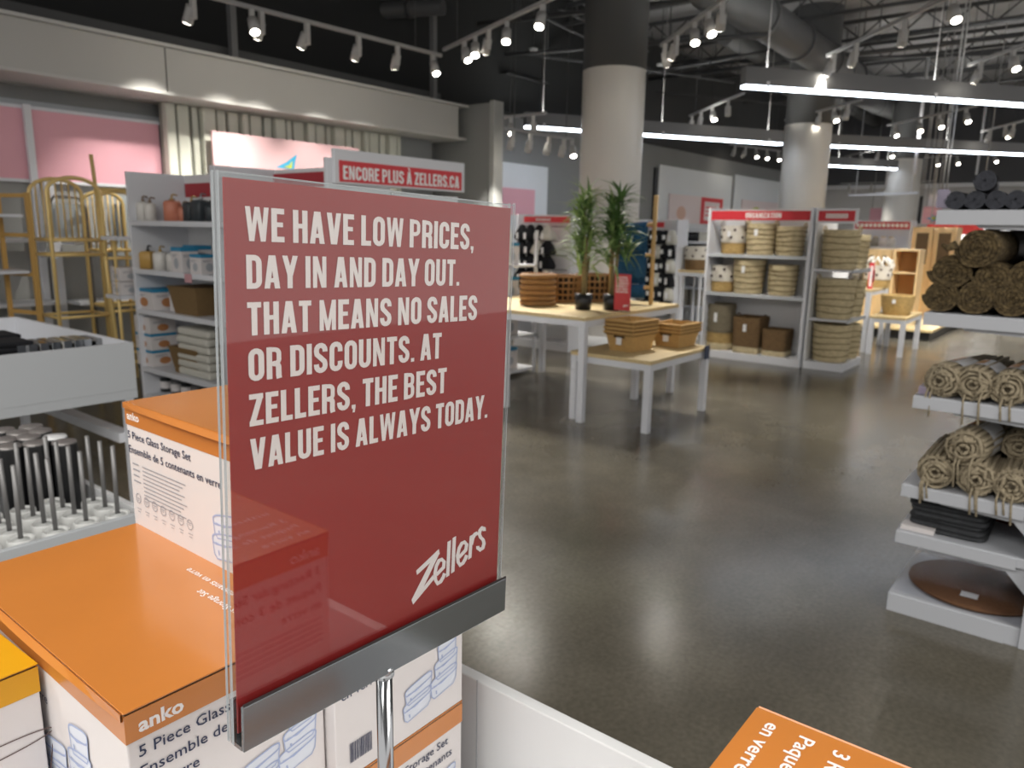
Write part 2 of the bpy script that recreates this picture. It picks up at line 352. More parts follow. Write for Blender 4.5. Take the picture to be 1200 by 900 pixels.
# square duct with a flared grille
p = onz(590, 96, 3.9); t = thing('air_diffuser', 'dark square duct drop with flared grille hanging left of the near column', 'air diffuser', (p.x, p.y, 3.9))
MB().box(-.3, .3, -.3, .3, .12, 1.5).build('duct_drop', ductm, t)
MB().add([(-.55, -.55, 0), (.55, -.55, 0), (.55, .55, 0), (-.55, .55, 0), (-.3, -.3, .13), (.3, -.3, .13), (.3, .3, .13), (-.3, .3, .13)], [(0, 1, 5, 4), (1, 2, 6, 5), (2, 3, 7, 6), (3, 0, 4, 7)]).build('flare', pipem, t)
for k in range(4): MB().box(-.5+k*.04, .5-k*.04, -.5+k*.13+.02, -.5+k*.13+.05, .0, .02).build('blade', pipem, t)
for (px, py, z1), lab in zip([(274, 69, 3.2), (508, 118, 3.2)], ['grey hanging post above the soffit joint at left', 'grey hanging post above the end of the soffit']):
    q = ony(px, py, 7.6); tag(MB().box(-.035, .035, -.035, .035, 0, 2.2).build('soffit_post', greyl if 0 else mat('post_grey', '#6b6c6d', .6), None, (q.x, 7.6, 3.2)), lab, 'post')
for (px, py), lab in zip([(625, 60), (690, 68), (774, 78)], ['small round ceiling sensor on a stem near the square duct', 'small pendant sensor close left of the near column', 'small pendant sensor close right of the near column']):
    q = onz(px, py, 4.2); t = thing('ceiling_sensor', lab, 'sensor', (q.x, q.y, 4.2)); MB().lathe([(0, 0), (.06, .01), (.07, .04), (0, .06)], 14).build('dome', mat('sensor_grey', '#88898a', .5), t); MB().cyl((0, 0, .05), (0, 0, 1.2), .008, 6).build('stem', pipem, t)
#TRACKS
# ---------------------------------------------------------------- track lighting
lensm = emis('lamp_lens', '#fff6e6', 30.0); trackm = mat('track_grey', '#9a9a9a', .5); headm = mat('track_head_white', '#b4b3b1', .45)
def head_proto():
    t = thing('track_head', 'x', 'track light', (0, 0, 0))
    MB().box(-.022, .022, -.022, .022, -.2, 0).build('adapter', headm, t)
    M = Matrix.Translation((.06, 0, -.16)) @ Matrix.Rotation(math.radians(-32), 4, 'Y')   # lamp leans, lens towards +X and down
    b = MB(); b.cyl(M @ Vector((0, 0, .08)), M @ Vector((0, 0, -.07)), .047, 14).build('lamp_body', headm, t)
    q = MB(); q.cyl(M @ Vector((0, 0, -.0705)), M @ Vector((0, 0, -.073)), .04, 14).build('lens', lensm, t)
    MB().cyl((0, 0, -.14), M @ Vector((0, 0, 0)), .012, 8).build('pivot', headm, t)
    l = bpy.data.lights.new('lamp_glow', 'SPOT'); l.energy = SPOT; l.spot_size = math.radians(60); l.spot_blend = .9; l.color = (1, .95, .87); l.shadow_soft_size = .03
    o = bpy.data.objects.new('lamp_glow', l); COL.objects.link(o); o.parent = t
    o.matrix_local = M @ Matrix.Translation((0, 0, -.105))
    return t
HP = head_proto(); used = [0]
def track(a, b, z, heads, where, drop=1.5):
    """a, b: pixels of the two ends on the plane z; heads: (fraction, turn in degrees)"""
    p, q = onz(*a, z), onz(*b, z); L = (q-p).length; ang = math.atan2(q.y-p.y, q.x-p.x)
    t = thing('light_track', 'pale grey lighting track '+where, 'lighting track', p, ang, 'lighting tracks')
    MB().box(0, L, -.018, .018, 0, .035).build('rail', trackm, t)
    for f in (.12, .88): MB().cyl((L*f, 0, .035), (L*f, 0, 5.4-z), .006, 5).build('hanger_rod', pipem, t)
    for k, (f, turn) in enumerate(heads):
        w = p+(q-p)*f; lab = 'white track light %s on track %s' % (nth(k, len(heads), 'from left'), where)
        if not used[0]: HP.location = w; HP.rotation_euler.z = math.radians(turn); HP['label'] = lab; HP['group'] = 'track light heads'; used[0] = 1
        else: dup(HP, w, math.radians(turn), lab, 'track light heads')
track((180, -18), (517, 67), 3.48, [(.10, 95), (.27, 250), (.30, 85), (.45, 95), (.64, 80), (.80, 70), (.96, 250)], 'in front of the soffit at upper left')
track((520, 60), (700, -25), 3.6, [(.18, 250), (.27, 220), (.37, 60), (.5, 215), (.72, 200)], 'above the square duct')
track((775, 55), (880, -22), 3.6, [(.06, 10), (.22, 60), (.45, 215), (.6, 235), (.75, 30)], 'right of the near column top')
track((970, 67), (1140, -15), 3.6, [(.06, 60), (.26, 40), (.62, 20), (.9, 220)], 'above the long linear lamp')
track((1135, 78), (1290, 22), 3.6, [(.12, 40), (.4, 220), (.8, 30)], 'at the right edge')
track((808, 137), (872, 110), 3.6, [(.06, 30), (.25, 40), (.47, 230), (.75, 20)], 'between the near and second columns')
track((920, 142), (1010, 118), 3.6, [(.1, 30), (.3, 20), (.5, 40), (.68, 230), (.85, 30)], 'just left of the second column top')
track((1040, 148), (1145, 125), 3.6, [(.1, 225), (.4, 215), (.62, 230), (.9, 220)], 'right of the second column')
track((1150, 155), (1225, 136), 3.6, [(.15, 30), (.42, 230), (.55, 20)], 'at far right under the linear lamp')
track((592, 139), (640, 134), 3.0, [(.15, 225), (.7, 30)], 'close right of the partition')
track((592, 152), (672, 165), 2.75, [(.1, 60), (.35, 60), (.62, 60), (.85, 60), (.98, 230)], 'below the linear lamp left of the near column')
track((855, 170), (915, 178), 3.6, [(.1, 50), (.3, 60), (.5, 225), (.72, 215), (.95, 225)], 'under the linear lamp left of the second column')
track((990, 184), (1060, 170), 3.6, [(.1, 225), (.3, 230), (.6, 30), (.8, 225)], 'in front of the far column')
track((1075, 186), (1200, 178), 3.7, [(.2, 225), (.4, 220), (.75, 225)], 'crossing right of the far column')
track((965, 205), (985, 198), 3.7, [(.2, 225), (.7, 230)], 'low right of the second column, farthest off')
track((985, 216), (1095, 213), 3.0, [(.1, 0), (.35, 5), (.6, -5), (.85, 0)], 'before the far wall')
# lamps standing right against a column stay switched off
for o in [o for o in bpy.data.objects if o.type == 'LIGHT' and o.parent]:
    p_ = o.parent.location; s_ = o.parent.rotation_euler.z; ax_ = Vector((p_.x+.9*math.cos(s_), p_.y+.9*math.sin(s_), 0))
    if any(math.hypot(p_.x-cx, p_.y-cy) < 1.25 or math.hypot(ax_.x-cx, ax_.y-cy) < .9 for cx, cy in ((8.85, 5.42), (14.45, 4.72), (22.6, 4.78))) or (p_.x > 8 and ax_.y > 6.9): bpy.data.objects.remove(o)
    elif p_.x > 9.5: o.data = o.data.copy(); o.data.energy = SPOT*2.0
    elif p_.x < 8.2 and p_.y > 6: o.data = o.data.copy(); o.data.energy = SPOT*.7
# linear pendant lamps
ledm = emis('led_strip', '#e6f0ff', 9.0); upm = emis('ceiling_fill_glow', '#f2f0ea', 22.0); housing = mat('lamp_housing', '#6e6f71', .5)
def linear(a, b, z, lab, ext=0.):
    p, q = onz(*a, z), onz(*b, z); d = (q-p); q = q+d*ext; L = (q-p).length; ang = math.atan2(q.y-p.y, q.x-p.x)
    t = thing('linear_pendant', lab, 'pendant lamp', p, ang, 'linear pendant lamps')
    MB().box(0, L, -.06, .06, .03, .19).box(0, L, -.06, -.052, .19, .235).box(0, L, .052, .06, .19, .235).box(0, .01, -.052, .052, .19, .235).box(L-.01, L, -.052, .052, .19, .235).build('housing', housing, t)
    MB().box(.01, L-.01, -.055, .055, 0, .03).build('diffuser', ledm, t)
    MB().box(.02, L-.02, -.048, .048, .191, .198).build('ceiling_fill_strip', upm, t)  # added glowing strip, hidden in the housing top, to brighten the ceiling
    for k in range(max(2, int(L/1.6))):
        x = .3+k*(L-.6)/max(1, int(L/1.6)-1); MB().cyl((x, 0, .2), (x, 0, 5.4-z), .006, 5).build('hanger_wire', trackm, t)
        MB().box(x-.02, x+.02, -.064, -.06, -.005, .08).build('clip', white, t)
linear((870, 103), (1200, 125), 3.2, 'long linear lamp nearest, white strip across upper right', .3)
linear((615, 150), (915, 170), 3.05, 'linear lamp passing behind the near column at left')
linear((965, 172), (1240, 184), 3.2, 'linear lamp running right of the second column')
linear((970, 195), (1050, 199), 3.2, 'short linear lamp between second and far columns')
#FOREGROUND
# ---------------------------------------------------------------- display bin in the foreground
BF = .725                                      # height of its floor
t = thing('display_bin', 'white display bin full of orange topped boxes, nearest the camera', 'display bin', (0, 0, 0))
x0, x1, y0, y1 = -.32, .712, -.25, 1.06
bevel(MB().box(x1-.018, x1, y0, y1, .62, .9).build('side_panel', whitem, t)); bevel(MB().box(x0, x0+.018, y0, y1, .62, .9).build('side_panel', whitem, t))
bevel(MB().box(x0, x1, y1, y1+.018, .62, .9).build('end_panel', whitem, t)); bevel(MB().box(x0, x1, y0-.018, y0, .62, .9).build('end_panel', whitem, t))
MB().box(x0+.018, x1-.018, y0, y1, BF-.02, BF).build('base_board', whitem, t)
for x in (x0+.03, x1-.03):
    for y in (y0+.03, y1-.03): MB().box(x-.025, x+.025, y-.025, y+.025, 0, .62).build('leg', white, t)
MB().box(x1-.0185, x1-.0175, .6, .602, .74, .9005).build('panel_joint', greyl, t)

pf = mat('print_blue_fill', '#d3d8e2', .5); pl = mat('print_blue_line', '#a0adcf', .5); pg = mat('print_grey', '#8d8f98', .5)
def container_picture(P, u, v, s, par):
    """printed drawing of five stacked glass containers"""
    L, F = [], []
    def one(cx, cy, w, h, k):
        sk = lambda x, y: (u+s*(cx+x*w), v+s*(cy+y*h+x*w*.18))
        lid = [sk(math.copysign(abs(math.cos(a))**.5, math.cos(a))*.5, .5+math.copysign(abs(math.sin(a))**.6, math.sin(a))*.22) for a in (2*PI*i/20 for i in range(21))]
        body = [sk(-.5, .5), sk(-.46, -.1), sk(-.36, -.3), sk(.36, -.34), sk(.46, -.14), sk(.5, .5)]
        F.append(body); L.extend(stroke_poly(lid+[lid[1]], s*.016)); L.extend(stroke_poly(body, s*.012))
        L.extend(stroke_poly([sk(-.4, .36), sk(-.1, .22), sk(.3, .3)], s*.014)); L.extend(stroke_poly([sk(-.3, .05), sk(-.28, -.15)], s*.02))
        F.append(lid[:-1])
    one(.25, .12, .46, .24, 0); one(.70, .20, .46, .26, 0); one(.27, .32, .44, .22, 0); one(.74, .42, .40, .24, 0); one(.76, .63, .32, .24, 0)
    P.quads(F, 'picture_tint', pf, par, k0=.0001, step=1e-5); P.quads(L, 'picture_lines', pl, par, k0=.0006, step=1e-6)
def curved_flap(mb, d, h, bulge):
    n = 10; vs = []
    for i in range(n+1):
        f = i/n; b = bulge*math.sin(PI*f)
        vs += [(-.001, d*f, h), (-.001-b*.6, d*f, h-.006), (-.003-b*.6, d*f, h-.006), (-.003, d*f, h+.0015)]
    return mb.add(vs, [(i*4+k, i*4+(k+1) % 4, i*4+4+(k+1) % 4, i*4+4+k) for i in range(n) for k in range(4)])
def glass_box(label, loc, w=.2, d=.4, h=.18, rotz=0, top=orange, prints=True, side=True):
    t = thing('storage_box', label, 'box', loc, math.radians(rotz), 'boxes in the display bin')
    bevel(MB().box(0, w, 0, d, 0, h-.004).build('carton', card, t), .0015)
    B = .030
    o = MB()                                    # printed band round the top, a thin sleeve
    o.box(-.0006, w+.0006, -.0006, .0, h-B, h-.0035).box(-.0006, w+.0006, d, d+.0006, h-B, h-.0035).box(-.0006, 0, 0, d, h-B, h-.0035).box(w, w+.0006, 0, d, h-B, h-.0035)
    o.build('top_band', top, t)
    MB().box(.001, w-.001, .001, d-.001, h-.004, h-.0015).build('flap_core', kraft, t)
    l = MB(); l.box(-.001, w+.001, -.001, d+.001, h-.0015, h); bevel(l.build('lid_flap', top, t), .0006)
    curved_flap(MB(), d, h-.0015, .006).build('side_flap', top, t)
    if not prints: return t
    P = Plane((0, 0, 0), (1, 0, 0), (0, 0, 1), .0008)
    P.text('anko', .0125, .0105, h-.0235, wht, t, 'brand_lettering', .040, bold=.03)
    P.text('5 Piece Glass Storage Set', .0105, .009, h-.047, navy, t, 'product_lettering', .165, bold=.006)
    P.text('Ensemble de 5 contenants', .0105, .009, h-.0665, navy, t, 'product_lettering', .172, bold=.006)
    P.text('en verre', .0105, .009, h-.086, navy, t, 'product_lettering', .052, bold=.006)
    container_picture(P, .095, .02, .10, t)
    q = []; x = .018
    for k in range(18):
        wd = random.choice((.0005, .0009, .0013)); q.append(rect(x, x+wd, .018, .042)); x += wd+.0008
    P.quads(q, 'barcode', navy, t, k0=.0002)
    if side:
        P = Plane((0, d, 0), (0, -1, 0), (0, 0, 1), .0008)
        P.text('anko', .010, .005, h-.022, wht, t, 'brand_lettering', .033, bold=.03)
        P.text('5 Piece Glass Storage Set', .0100, .003, h-.048, navy, t, 'product_lettering', .16, bold=.006)
        P.text('Ensemble de 5 contenants en verre', .0100, .003, h-.068, navy, t, 'product_lettering', .225, bold=.006)
        q = []
        for k in range(4): q.append(rect(.01, .026+.002*(k % 2), h-.083-k*.008, h-.0815-k*.008))
        for k in range(9): q.append(rect(.036, .036+.11-(k*7 % 5)*.004, h-.083-k*.0055, h-.0818-k*.0055))
        P.quads(q, 'small_print', pg, t)
        q = []
        for k in range(7): q += ring(.018+k*.022, .046-k*.0004, .0065, .0009, 14); q += [rect(.0145+k*.022, .0215+k*.022, .0455, .0465), rect(.015+k*.022, .021+k*.022, .043, .0436), rect(.0125+k*.022, .0235+k*.022, .031, .0318), rect(.0145+k*.022, .0215+k*.022, .027, .0278)]
        P.quads(q, 'care_symbols', pg, t)
        container_picture(P, .20, .015, .13, t)
        P = Plane((w, 0, h), (0, 1, 0), (-1, 0, 0), .0004)
        P.text('Ensemble de 5 contenants en verre', .0085, .018, .024, wht, t, 'lid_lettering', .197, bold=.008)
        P.text('5 Piece Glass Storage Set', .0085, .018, .044, wht, t, 'lid_lettering', .137, bold=.008)
    return t
glass_box('large orange topped glass storage box in front, behind the sign at lower left', (.238, .595, .92))
glass_box('orange topped storage box under the front box, below the sign', (.238, .597, BF), h=.1945, side=False)
glass_box('orange topped box standing highest, left of the sign', (.4385, .60, 1.093), h=.176)
glass_box('white faced storage box right behind the sign stem', (.4405, .580, .908), h=.184)
glass_box('storage box lowest behind the stem, its orange band showing', (.4405, .581, BF), h=.182, side=False)
t = glass_box('yellow topped box at the lower left edge', (-.06, .755, .905), w=.292, d=.22, h=.175, rotz=2.2, top=ylw, prints=False)
P = Plane((0, 0, 0), (1, 0, 0), (0, 0, 1), .0008)
ol = mat('print_dark_outline', '#59443f', .5)
P.quads(ring(.245, .100, .055, .0012, 26, .007)+stroke_poly([(.19, .098), (.2, .04), (.225, .02)], .0012)+stroke_poly([(.3, .098), (.29, .04), (.265, .02)], .0012), 'bowl_picture', ol, t)
glass_box('plain storage box under the yellow topped box', (-.06, .78, BF), w=.292, d=.22, h=.179, prints=False)
# box at the lower right: set of three
t = glass_box('orange box corner at the bottom edge, right of the white bin', (.515, .166, .975), w=.36, d=.26, h=.175, rotz=180, prints=False)
P = Plane((0, 0, .175), (1, 0, 0), (0, 1, 0), .0004)
for k, (a, wd) in enumerate([('en verre', .064), ('Paquet de 3 contenants', .175), ('3 Rectangular Storage Set', .19), ('anko', .05)]):
    P.text(a, .0105, .012, .012+k*.0235+(.012 if k == 3 else 0), wht, t, 'lid_lettering', wd, bold=.016)
P = Plane((0, 0, 0), (1, 0, 0), (0, 0, 1), .0008)
P.text('anko', .0125, .012, .151, wht, t, 'brand_lettering', .04, bold=.012)
for k, (a, wd) in enumerate([('3 Rectangular Storage Set', .17), ('Paquet de 3 contenants', .165), ('en verre', .055)]): P.text(a, .0105, .012, .126-.021*k, navy, t, 'product_lettering', wd, bold=.006)
P.quads([(lambda y, w_: rect(.012, .012+w_, y, y+.002))(.070-.007*k, .13-.01*(k % 3)) for k in range(5)], 'small_print', pg, t)
container_picture(P, .22, .02, .12, t)
glass_box('deep box under the orange one at the bottom edge', (.515, .166, BF), w=.36, d=.26, h=.249, rotz=180, prints=False)

# ---------------------------------------------------------------- the red sign in its acrylic holder
t = thing('sign_holder', 'large red price promise sign in a clear acrylic holder on a chrome stem', 'sign', (.238, .426, 1.155))
tilt = math.radians(2.0)
SU, SV = Vector((math.cos(tilt), 0, -math.sin(tilt))), Vector((math.sin(tilt), 0, math.cos(tilt)))
SM = Matrix((SU, Vector((0, 1, 0)), SV)).transposed().to_4x4()
ins = MB().box(.0045, .2805, 0, .0012, .004, .3735, SM).build('insert_sheet', redsign, t)
sh = clear('acrylic_edge', '#e9eef0', .05, 1.49, .06)
MB().box(-.0005, .2825, -.0030, -.0014, 0, .3762, SM).build('front_pane', acr, t)
MB().box(-.0005, .2825, .0026, .0042, 0, .3762, SM).build('rear_pane', acr, t)
e = MB()
for y in (-.0031, -.0014, .0026, .0041): e.box(-.0009, -.0004, y, y+.0005, -.0005, .3768, SM); e.box(.2824, .2829, y, y+.0004, -.0005, .3782, SM)
e.box(0, .2825, -.0031, -.0028, .3762, .3766, SM); e.box(0, .2825, .0039, .0042, .3762, .3766, SM)
e.build('pane_edges', mat('acrylic_edge_white', '#a9afb3', .2), t)
PS = Plane((0, 0, 0), SU, SV, .0005)
assert abs(PS.N.y+1) < 1e-3
for k, (a, wd) in enumerate([('WE HAVE LOW PRICES,', .2135), ('DAY IN AND DAY OUT.', .197), ('THAT MEANS NO SALES', .2205), ('OR DISCOUNTS. AT', .1775), ('ZELLERS, THE BEST', .1845), ('VALUE IS ALWAYS TODAY.', .239)]):
    PS.caps(a, .0212, .0182, .3362-k*.02965, ltr, t, width=wd)
# script wordmark: long tailed Z, then slanted lower case letters
# wordmark: long tailed Z, then slanted lower case letters, drawn on the sheet
def _uv(x, y): p = ony(475+x/8.182, 605+y/8.182, .426)-Vector((.238, .426, 1.155)); return p.dot(SU), p.dot(SV)
wq = [[(100, 520), (318, 312), (326, 360), (108, 562)], [(243, 425), (326, 350), (165, 690), (55, 800)], [(160, 688), (262, 558), (272, 602), (70, 845)], [(55, 800), (165, 690), (70, 845)],
      [(400, 245), (434, 226), (418, 565), (386, 586)], [(449, 208), (483, 188), (467, 528), (434, 548)], [(613, 190), (645, 172), (630, 395), (598, 415)]]
wq += stroke_poly([(292, 562), (362, 488), (368, 435), (345, 412), (318, 424), (293, 475), (280, 545), (286, 612), (305, 643), (335, 625), (360, 580), (372, 545)], 31)
wq += stroke_poly([(508, 395), (575, 322), (584, 270), (563, 246), (537, 258), (512, 305), (496, 375), (502, 438), (520, 466), (548, 448), (572, 405), (584, 370)], 31)
wq += stroke_poly([(628, 270), (642, 205), (662, 172), (690, 158)], 34)
wq += stroke_poly([(752, 140), (750, 116), (732, 110), (712, 132), (705, 165), (715, 198), (742, 226), (750, 258), (738, 302), (712, 320), (692, 304), (690, 284)], 32)
k = .0305; allq = [[((u-.168)/k, (v-.04)/k) for u, v in [_uv(x, y) for x, y in reversed(q)]] for q in wq]
PS.quads([[(a*k, b_*k) for a, b_ in q] for q in allq], 'wordmark', ltr, t, .168, .04, step=3e-6)
ch = mat('holder_channel_metal', '#8f9498', .16, .85)
bevel(MB().box(.004, .286, -.0075, -.0045, -.007, .0265, SM).build('front_channel', ch, t), .0006)
bevel(MB().box(.004, .286, .006, .009, -.007, .0265, SM).build('rear_channel', ch, t), .0006)
MB().box(.004, .286, -.0045, .006, -.007, -.004, SM).build('channel_floor', ch, t)
MB().box(.0045, .2855, -.0072, -.0066, .0265, .0285, SM).build('channel_lip', mat('dark_rubber', '#2a2224', .6), t)
MB().cyl((.137, .0005, -.007), (.137, .0005, BF-1.155), .0068, 20).build('stem', chrome, t)
MB().cyl((.137, .0005, -.0075), (.137, .0005, -.017), .0085, 20).build('collar', chrome, t)
MB().cyl((.137, .0005, BF-1.155), (.137, .0005, BF-1.155+.008), .03, 24).build('foot_plate', chrome, t)

# ---------------------------------------------------------------- rear bin with brush sets
TZ = .6
t = thing('tray_table', 'low grey tray table holding toilet brushes and black canisters', 'table', (0, 0, 0))
tx0, tx1, ty0, ty1 = .18, 1.04, 2.33, 3.02
bevel(MB().box(tx0, tx1, ty0-.02, ty0, TZ-.1, TZ).build('front_rail', greyl, t)); MB().box(tx0, tx1, ty1, ty1+.02, TZ-.1, TZ).build('back_rail', greyl, t)
bevel(MB().box(tx1, tx1+.02, ty0-.02, ty1+.02, TZ-.1, TZ).build('side_rail', whitem, t)); MB().box(tx0-.02, tx0, ty0-.02, ty1+.02, TZ-.1, TZ).build('side_rail', whitem, t)
MB().box(tx0, tx1, ty0, ty1, TZ-.1, TZ-.08).build('tray_board', whitem, t)
for x in (tx0+.02, tx1-.02):
    for y in (ty0+.02, ty1-.02): MB().box(x-.02, x+.02, y-.02, y+.02, 0, TZ-.1).build('leg', white, t)
TB = TZ-.08
def brush(label, loc):
    t = thing('toilet_brush', label, 'toilet brush', loc, 0, 'toilet brush sets on the tray table')
    MB().lathe([(.001, 0), (.043, 0), (.046, .004), (.046, .086), (.044, .09), (.040, .088), (.040, .07), (.0, .07)], 22).build('holder', mat('frosted_white', '#dfe0de', .35), t)
    MB().cyl((0, 0, .07), (.004, 0, .35), .0085, 10).build('handle', satin, t)
    MB().lathe([(.001, .07), (.034, .07), (.028, .085), (.010, .09)], 16).build('splash_guard', mat('frosted_cap', '#b9bbb9', .3), t)
    return t
cp = None; CAN = []
for c, (px, py) in enumerate([(41, 518), (75, 517), (10, 522), (33, 511), (6, 514), (64, 511), (22, 506), (46, 504), (3, 503), (36, 499)]):
    q = onz(px, py, TB+.255); CAN.append(q); lab = 'black canister with grey lid, %s of the canisters counting from the front' % ORD[c]
    if c == 5: lab = 'canister with white lid behind the black canisters at right'
    if cp is None:
        cp = thing('canister', lab, 'canister', (q.x, q.y, TB), 0, 'black canisters on the tray table')
        MB().lathe([(.001, 0), (.038, 0), (.039, .004), (.039, .245), (.038, .25), (.034, .251)], 24).build('body', black, cp)
        MB().lathe([(.038, .25), (.036, .256), (.0, .257)], 24).build('lid', mat('canister_lid', '#8f8a88', .35, .4), cp)
    else:
        d = dup(cp, (q.x, q.y, TB), 0, lab)
        if c == 5:
            for ch_ in d.children:
                if ch_.name.startswith('lid'): ch_.data = ch_.data.copy(); ch_.data.materials[0] = whitem
bp = None
for r in range(7):
    for c in range(8):
        x = .99-c*.09; y = 2.375+r*.086+(.01 if c % 2 else 0)
        if any(math.hypot(x-k.x, y-k.y) < .082 for k in CAN) or (r > 4 and c > 2) or y > max(k.y for k in CAN)+.1: continue
        lab = 'toilet brush with steel handle, %s from right, %s row from front' % (ORD[c], ORD[r])
        if bp is None: bp = brush(lab, (x, y, TB)); bp.scale = (.8, .8, .85)
        else: dup(bp, (x, y, TB), random.uniform(0, 6), lab)

# ---------------------------------------------------------------- big white bin table at left
t = thing('bin_table', 'long white bin table at the left edge, holding dark towels and packs', 'table', (0, 0, 0))
bx0, bx1, by0, by1, bz0, bz1 = -.2, 1.767, 3.87, 5.42, .66, .905
bevel(MB().box(bx0, bx1, by0, by0+.02, bz0, bz1).build('front_panel', greyl, t)); bevel(MB().box(bx0, bx1, by1-.02, by1, bz0, bz1).build('back_panel', white, t))
bevel(MB().box(bx1-.02, bx1, by0+.02, by1-.02, bz0, bz1).build('side_panel', white, t)); MB().box(bx0, bx1-.02, by0+.02, by1-.02, bz0+.02, bz0+.04).build('base_board', white, t)
MB().box(bx0, bx1, by0+.001, by0+.02, bz0-.045, bz0).build('lower_rail', greyl, t)
MB().box(bx1-.02, bx1-.001, by0+.021, by1, bz0-.045, bz0).build('lower_rail', greyl, t)
for x, y in ((bx1-.04, by0+.03), (bx1-.04, by1-.05), (bx1-.62, by1-.05), (.2, by0+.03), (bx1-.62, by0+.6)): MB().box(x-.022, x+.022, y-.022, y+.022, 0, bz0).build('leg', white, t)
MB().box(bx1-.09, bx1-.02, by0+.05, by1-.03, .38, .43).build('stretcher', white, t)
# contents, standing just proud of the rim
for k, px in enumerate([2, 14]):
    q = ony(px+10, 390, 4.35)
    MBt = MB().box(-.16, .16, -.12, .12, 0, .03).box(-.158, .158, -.118, .118, .032, .06).box(-.15, .15, -.115, .115, .062, .085)
    o = bevel(MBt.build('folded_towel', blackf, None, (q.x-.1, 4.3+.30*k, bz0+.04+.13)), .012); tag(o, 'folded black towel stack in the bin table, %s' % ('nearer' if k == 0 else 'behind it'), 'towel', 'black towels in the bin table')
    tag(bevel(MB().box(-.16, .16, -.12, .12, 0, .13).build('folded_towel', black, None, (q.x-.1, 4.3+.3*k, bz0+.04)), .01), 'thick black towel block under the %s folded stack' % ('nearer' if k == 0 else 'farther'), 'towel', 'black towels in the bin table')
pk = mat('pack_grey', '#77797c', .3); pks = mat('pack_silver', '#b8b5b0', .3)
for k, px in enumerate([28, 42, 55, 69, 82, 95, 105]):
    q = ony(px, 398, 4.25); t2 = thing('packaged_towel', 'grey packaged roll in the bin table, %s from left' % ORD[k], 'towel pack', (q.x, 4.28, bz0+.04), 0, 'grey packs in the bin table')
    bevel(MB().box(-.055, .055, -.1, .1, 0, .195).build('pack', pk if k % 2 == 0 else pks, t2), .01); MB().box(-.057, -.02, -.101, .101, .12, .198).build('clip', chrome, t2)
#PART2END
#MIDGROUND
# ---------------------------------------------------------------- generic shelving
def gondola(name, label, ax, u0, u1, face, depth, H, shelves, header=None, base=.1, back=True, sides=(1, 1), mtb=None, hcol=None, rail=True):
    """ax 'x': front face is the plane X = face looking to -X, bays run along Y from u0 to u1, depth goes to +X
       ax 'y': front face is Y = face looking to -Y, bays run along X"""
    t = thing(name, label, 'shelving unit', (0, 0, 0)); mb_ = mtb or whitem
    def B(a, b, c, d, z0, z1): return MB().box(c, d, a, b, z0, z1) if ax == 'x' else MB().box(a, b, c, d, z0, z1)
    f0, f1 = (face, face+depth)
    if sides[0]: bevel(B(u0, u0+.03, f0, f1, 0, H).build('side_panel', white, t), .003)
    if sides[1]: bevel(B(u1-.03, u1, f0, f1, 0, H).build('side_panel', white, t), .003)
    if back: B(u0+.03, u1-.03, f1-.02, f1, 0, H-.002).build('back_panel', mb_, t)
    bevel(B(u0+.03, u1-.03, f0+.005, f1-.02, 0, base).build('base_shelf', white, t), .003)
    for z in shelves:
        s_ = bevel(B(u0+.03, u1-.03, f0+.012, f1-.02, z-.022, z).build('shelf', white, t), .002)
        if rail: B(u0+.03, u1-.03, f0+.002, f0+.012, z-.034, z+.004).build('price_rail', greyl if rail == 'g' else white, s_)
    if header:
        z0, z1, txt = header; h = z1-z0
        hp = B(u0+.03, u1-.03, f0+.03, f0+.045, z0, z1).build('header_strip', hcol or red, t)
        if txt:
            P = Plane((f0+.03, u1-.03, z0), (0, -1, 0), (0, 0, 1), .002) if ax == 'x' else Plane((u0+.03, f0+.03, z0), (1, 0, 0), (0, 0, 1), .002)
            L_ = min(u1-u0-.1, h*len(txt)*.42); s0 = (u1-u0-.06-L_)/2     # lettering too blurred to read: pale marks only
            P.quads([rect(s0+L_*k/12, s0+L_*(k+.78)/12, h*.25, h*.75) for k in range(12)], 'lettering_marks', wht, hp)
    return t

# items -----------------------------------------------------------
def dispenser(label, loc, m, mp, r=.035, h=.13, group=None, sq=False):
    r *= 1.2; h *= 1.2
    t = thing('soap_dispenser', label, 'soap dispenser', loc, random.uniform(-.5, .5), group)
    pr = [(.001, 0), (r, 0), (r, h*.85), (r*.8, h*.97), (.012, h), (0, h)]
    (MB().lathe([(a/r, z) for a, z in pr], 20, sq=(r, r)) if sq else MB().lathe(pr, 18)).build('bottle', m, t)
    MB().cyl((0, 0, h), (0, 0, h+.035), .007, 8).tube([(0, 0, h+.035), (.012, 0, h+.042), (.04, 0, h+.036)], .006, 8).cyl((0, 0, h), (0, 0, h+.012), .014, 12).build('pump', mp, t)
    return t
def carton(label, loc, sx, sy, sz, rotz=0, side=card, band=None, bt=None, group=None, name='product_box', pic=None, cat='box'):
    t = thing(name, label, cat, loc, rotz, group)
    bevel(MB().box(-sx/2, sx/2, -sy/2, sy/2, 0, sz*(.84 if band else 1)).build('carton', side, t), .002)
    if band: bevel(MB().box(-sx/2-.001, sx/2+.001, -sy/2-.001, sy/2+.001, sz*.84, sz).build('top_band', band, t), .002)
    if pic:
        for P, w in ((Plane((-sx/2, sy/2, 0), (0, -1, 0), (0, 0, 1), .0015), sy), (Plane((-sx/2, -sy/2, 0), (1, 0, 0), (0, 0, 1), .0015), sx)):
            P.quads([[(w*.5+w*.22*math.cos(a), sz*.36+sz*.22*math.sin(a)) for a in (2*PI*i/14 for i in range(14))]], 'picture', pic, t)
            P.quads([rect(w*.12, w*.6, sz*.68, sz*.71), rect(w*.12, w*.45, sz*.62, sz*.645)], 'small_print', pg, t)
    return t
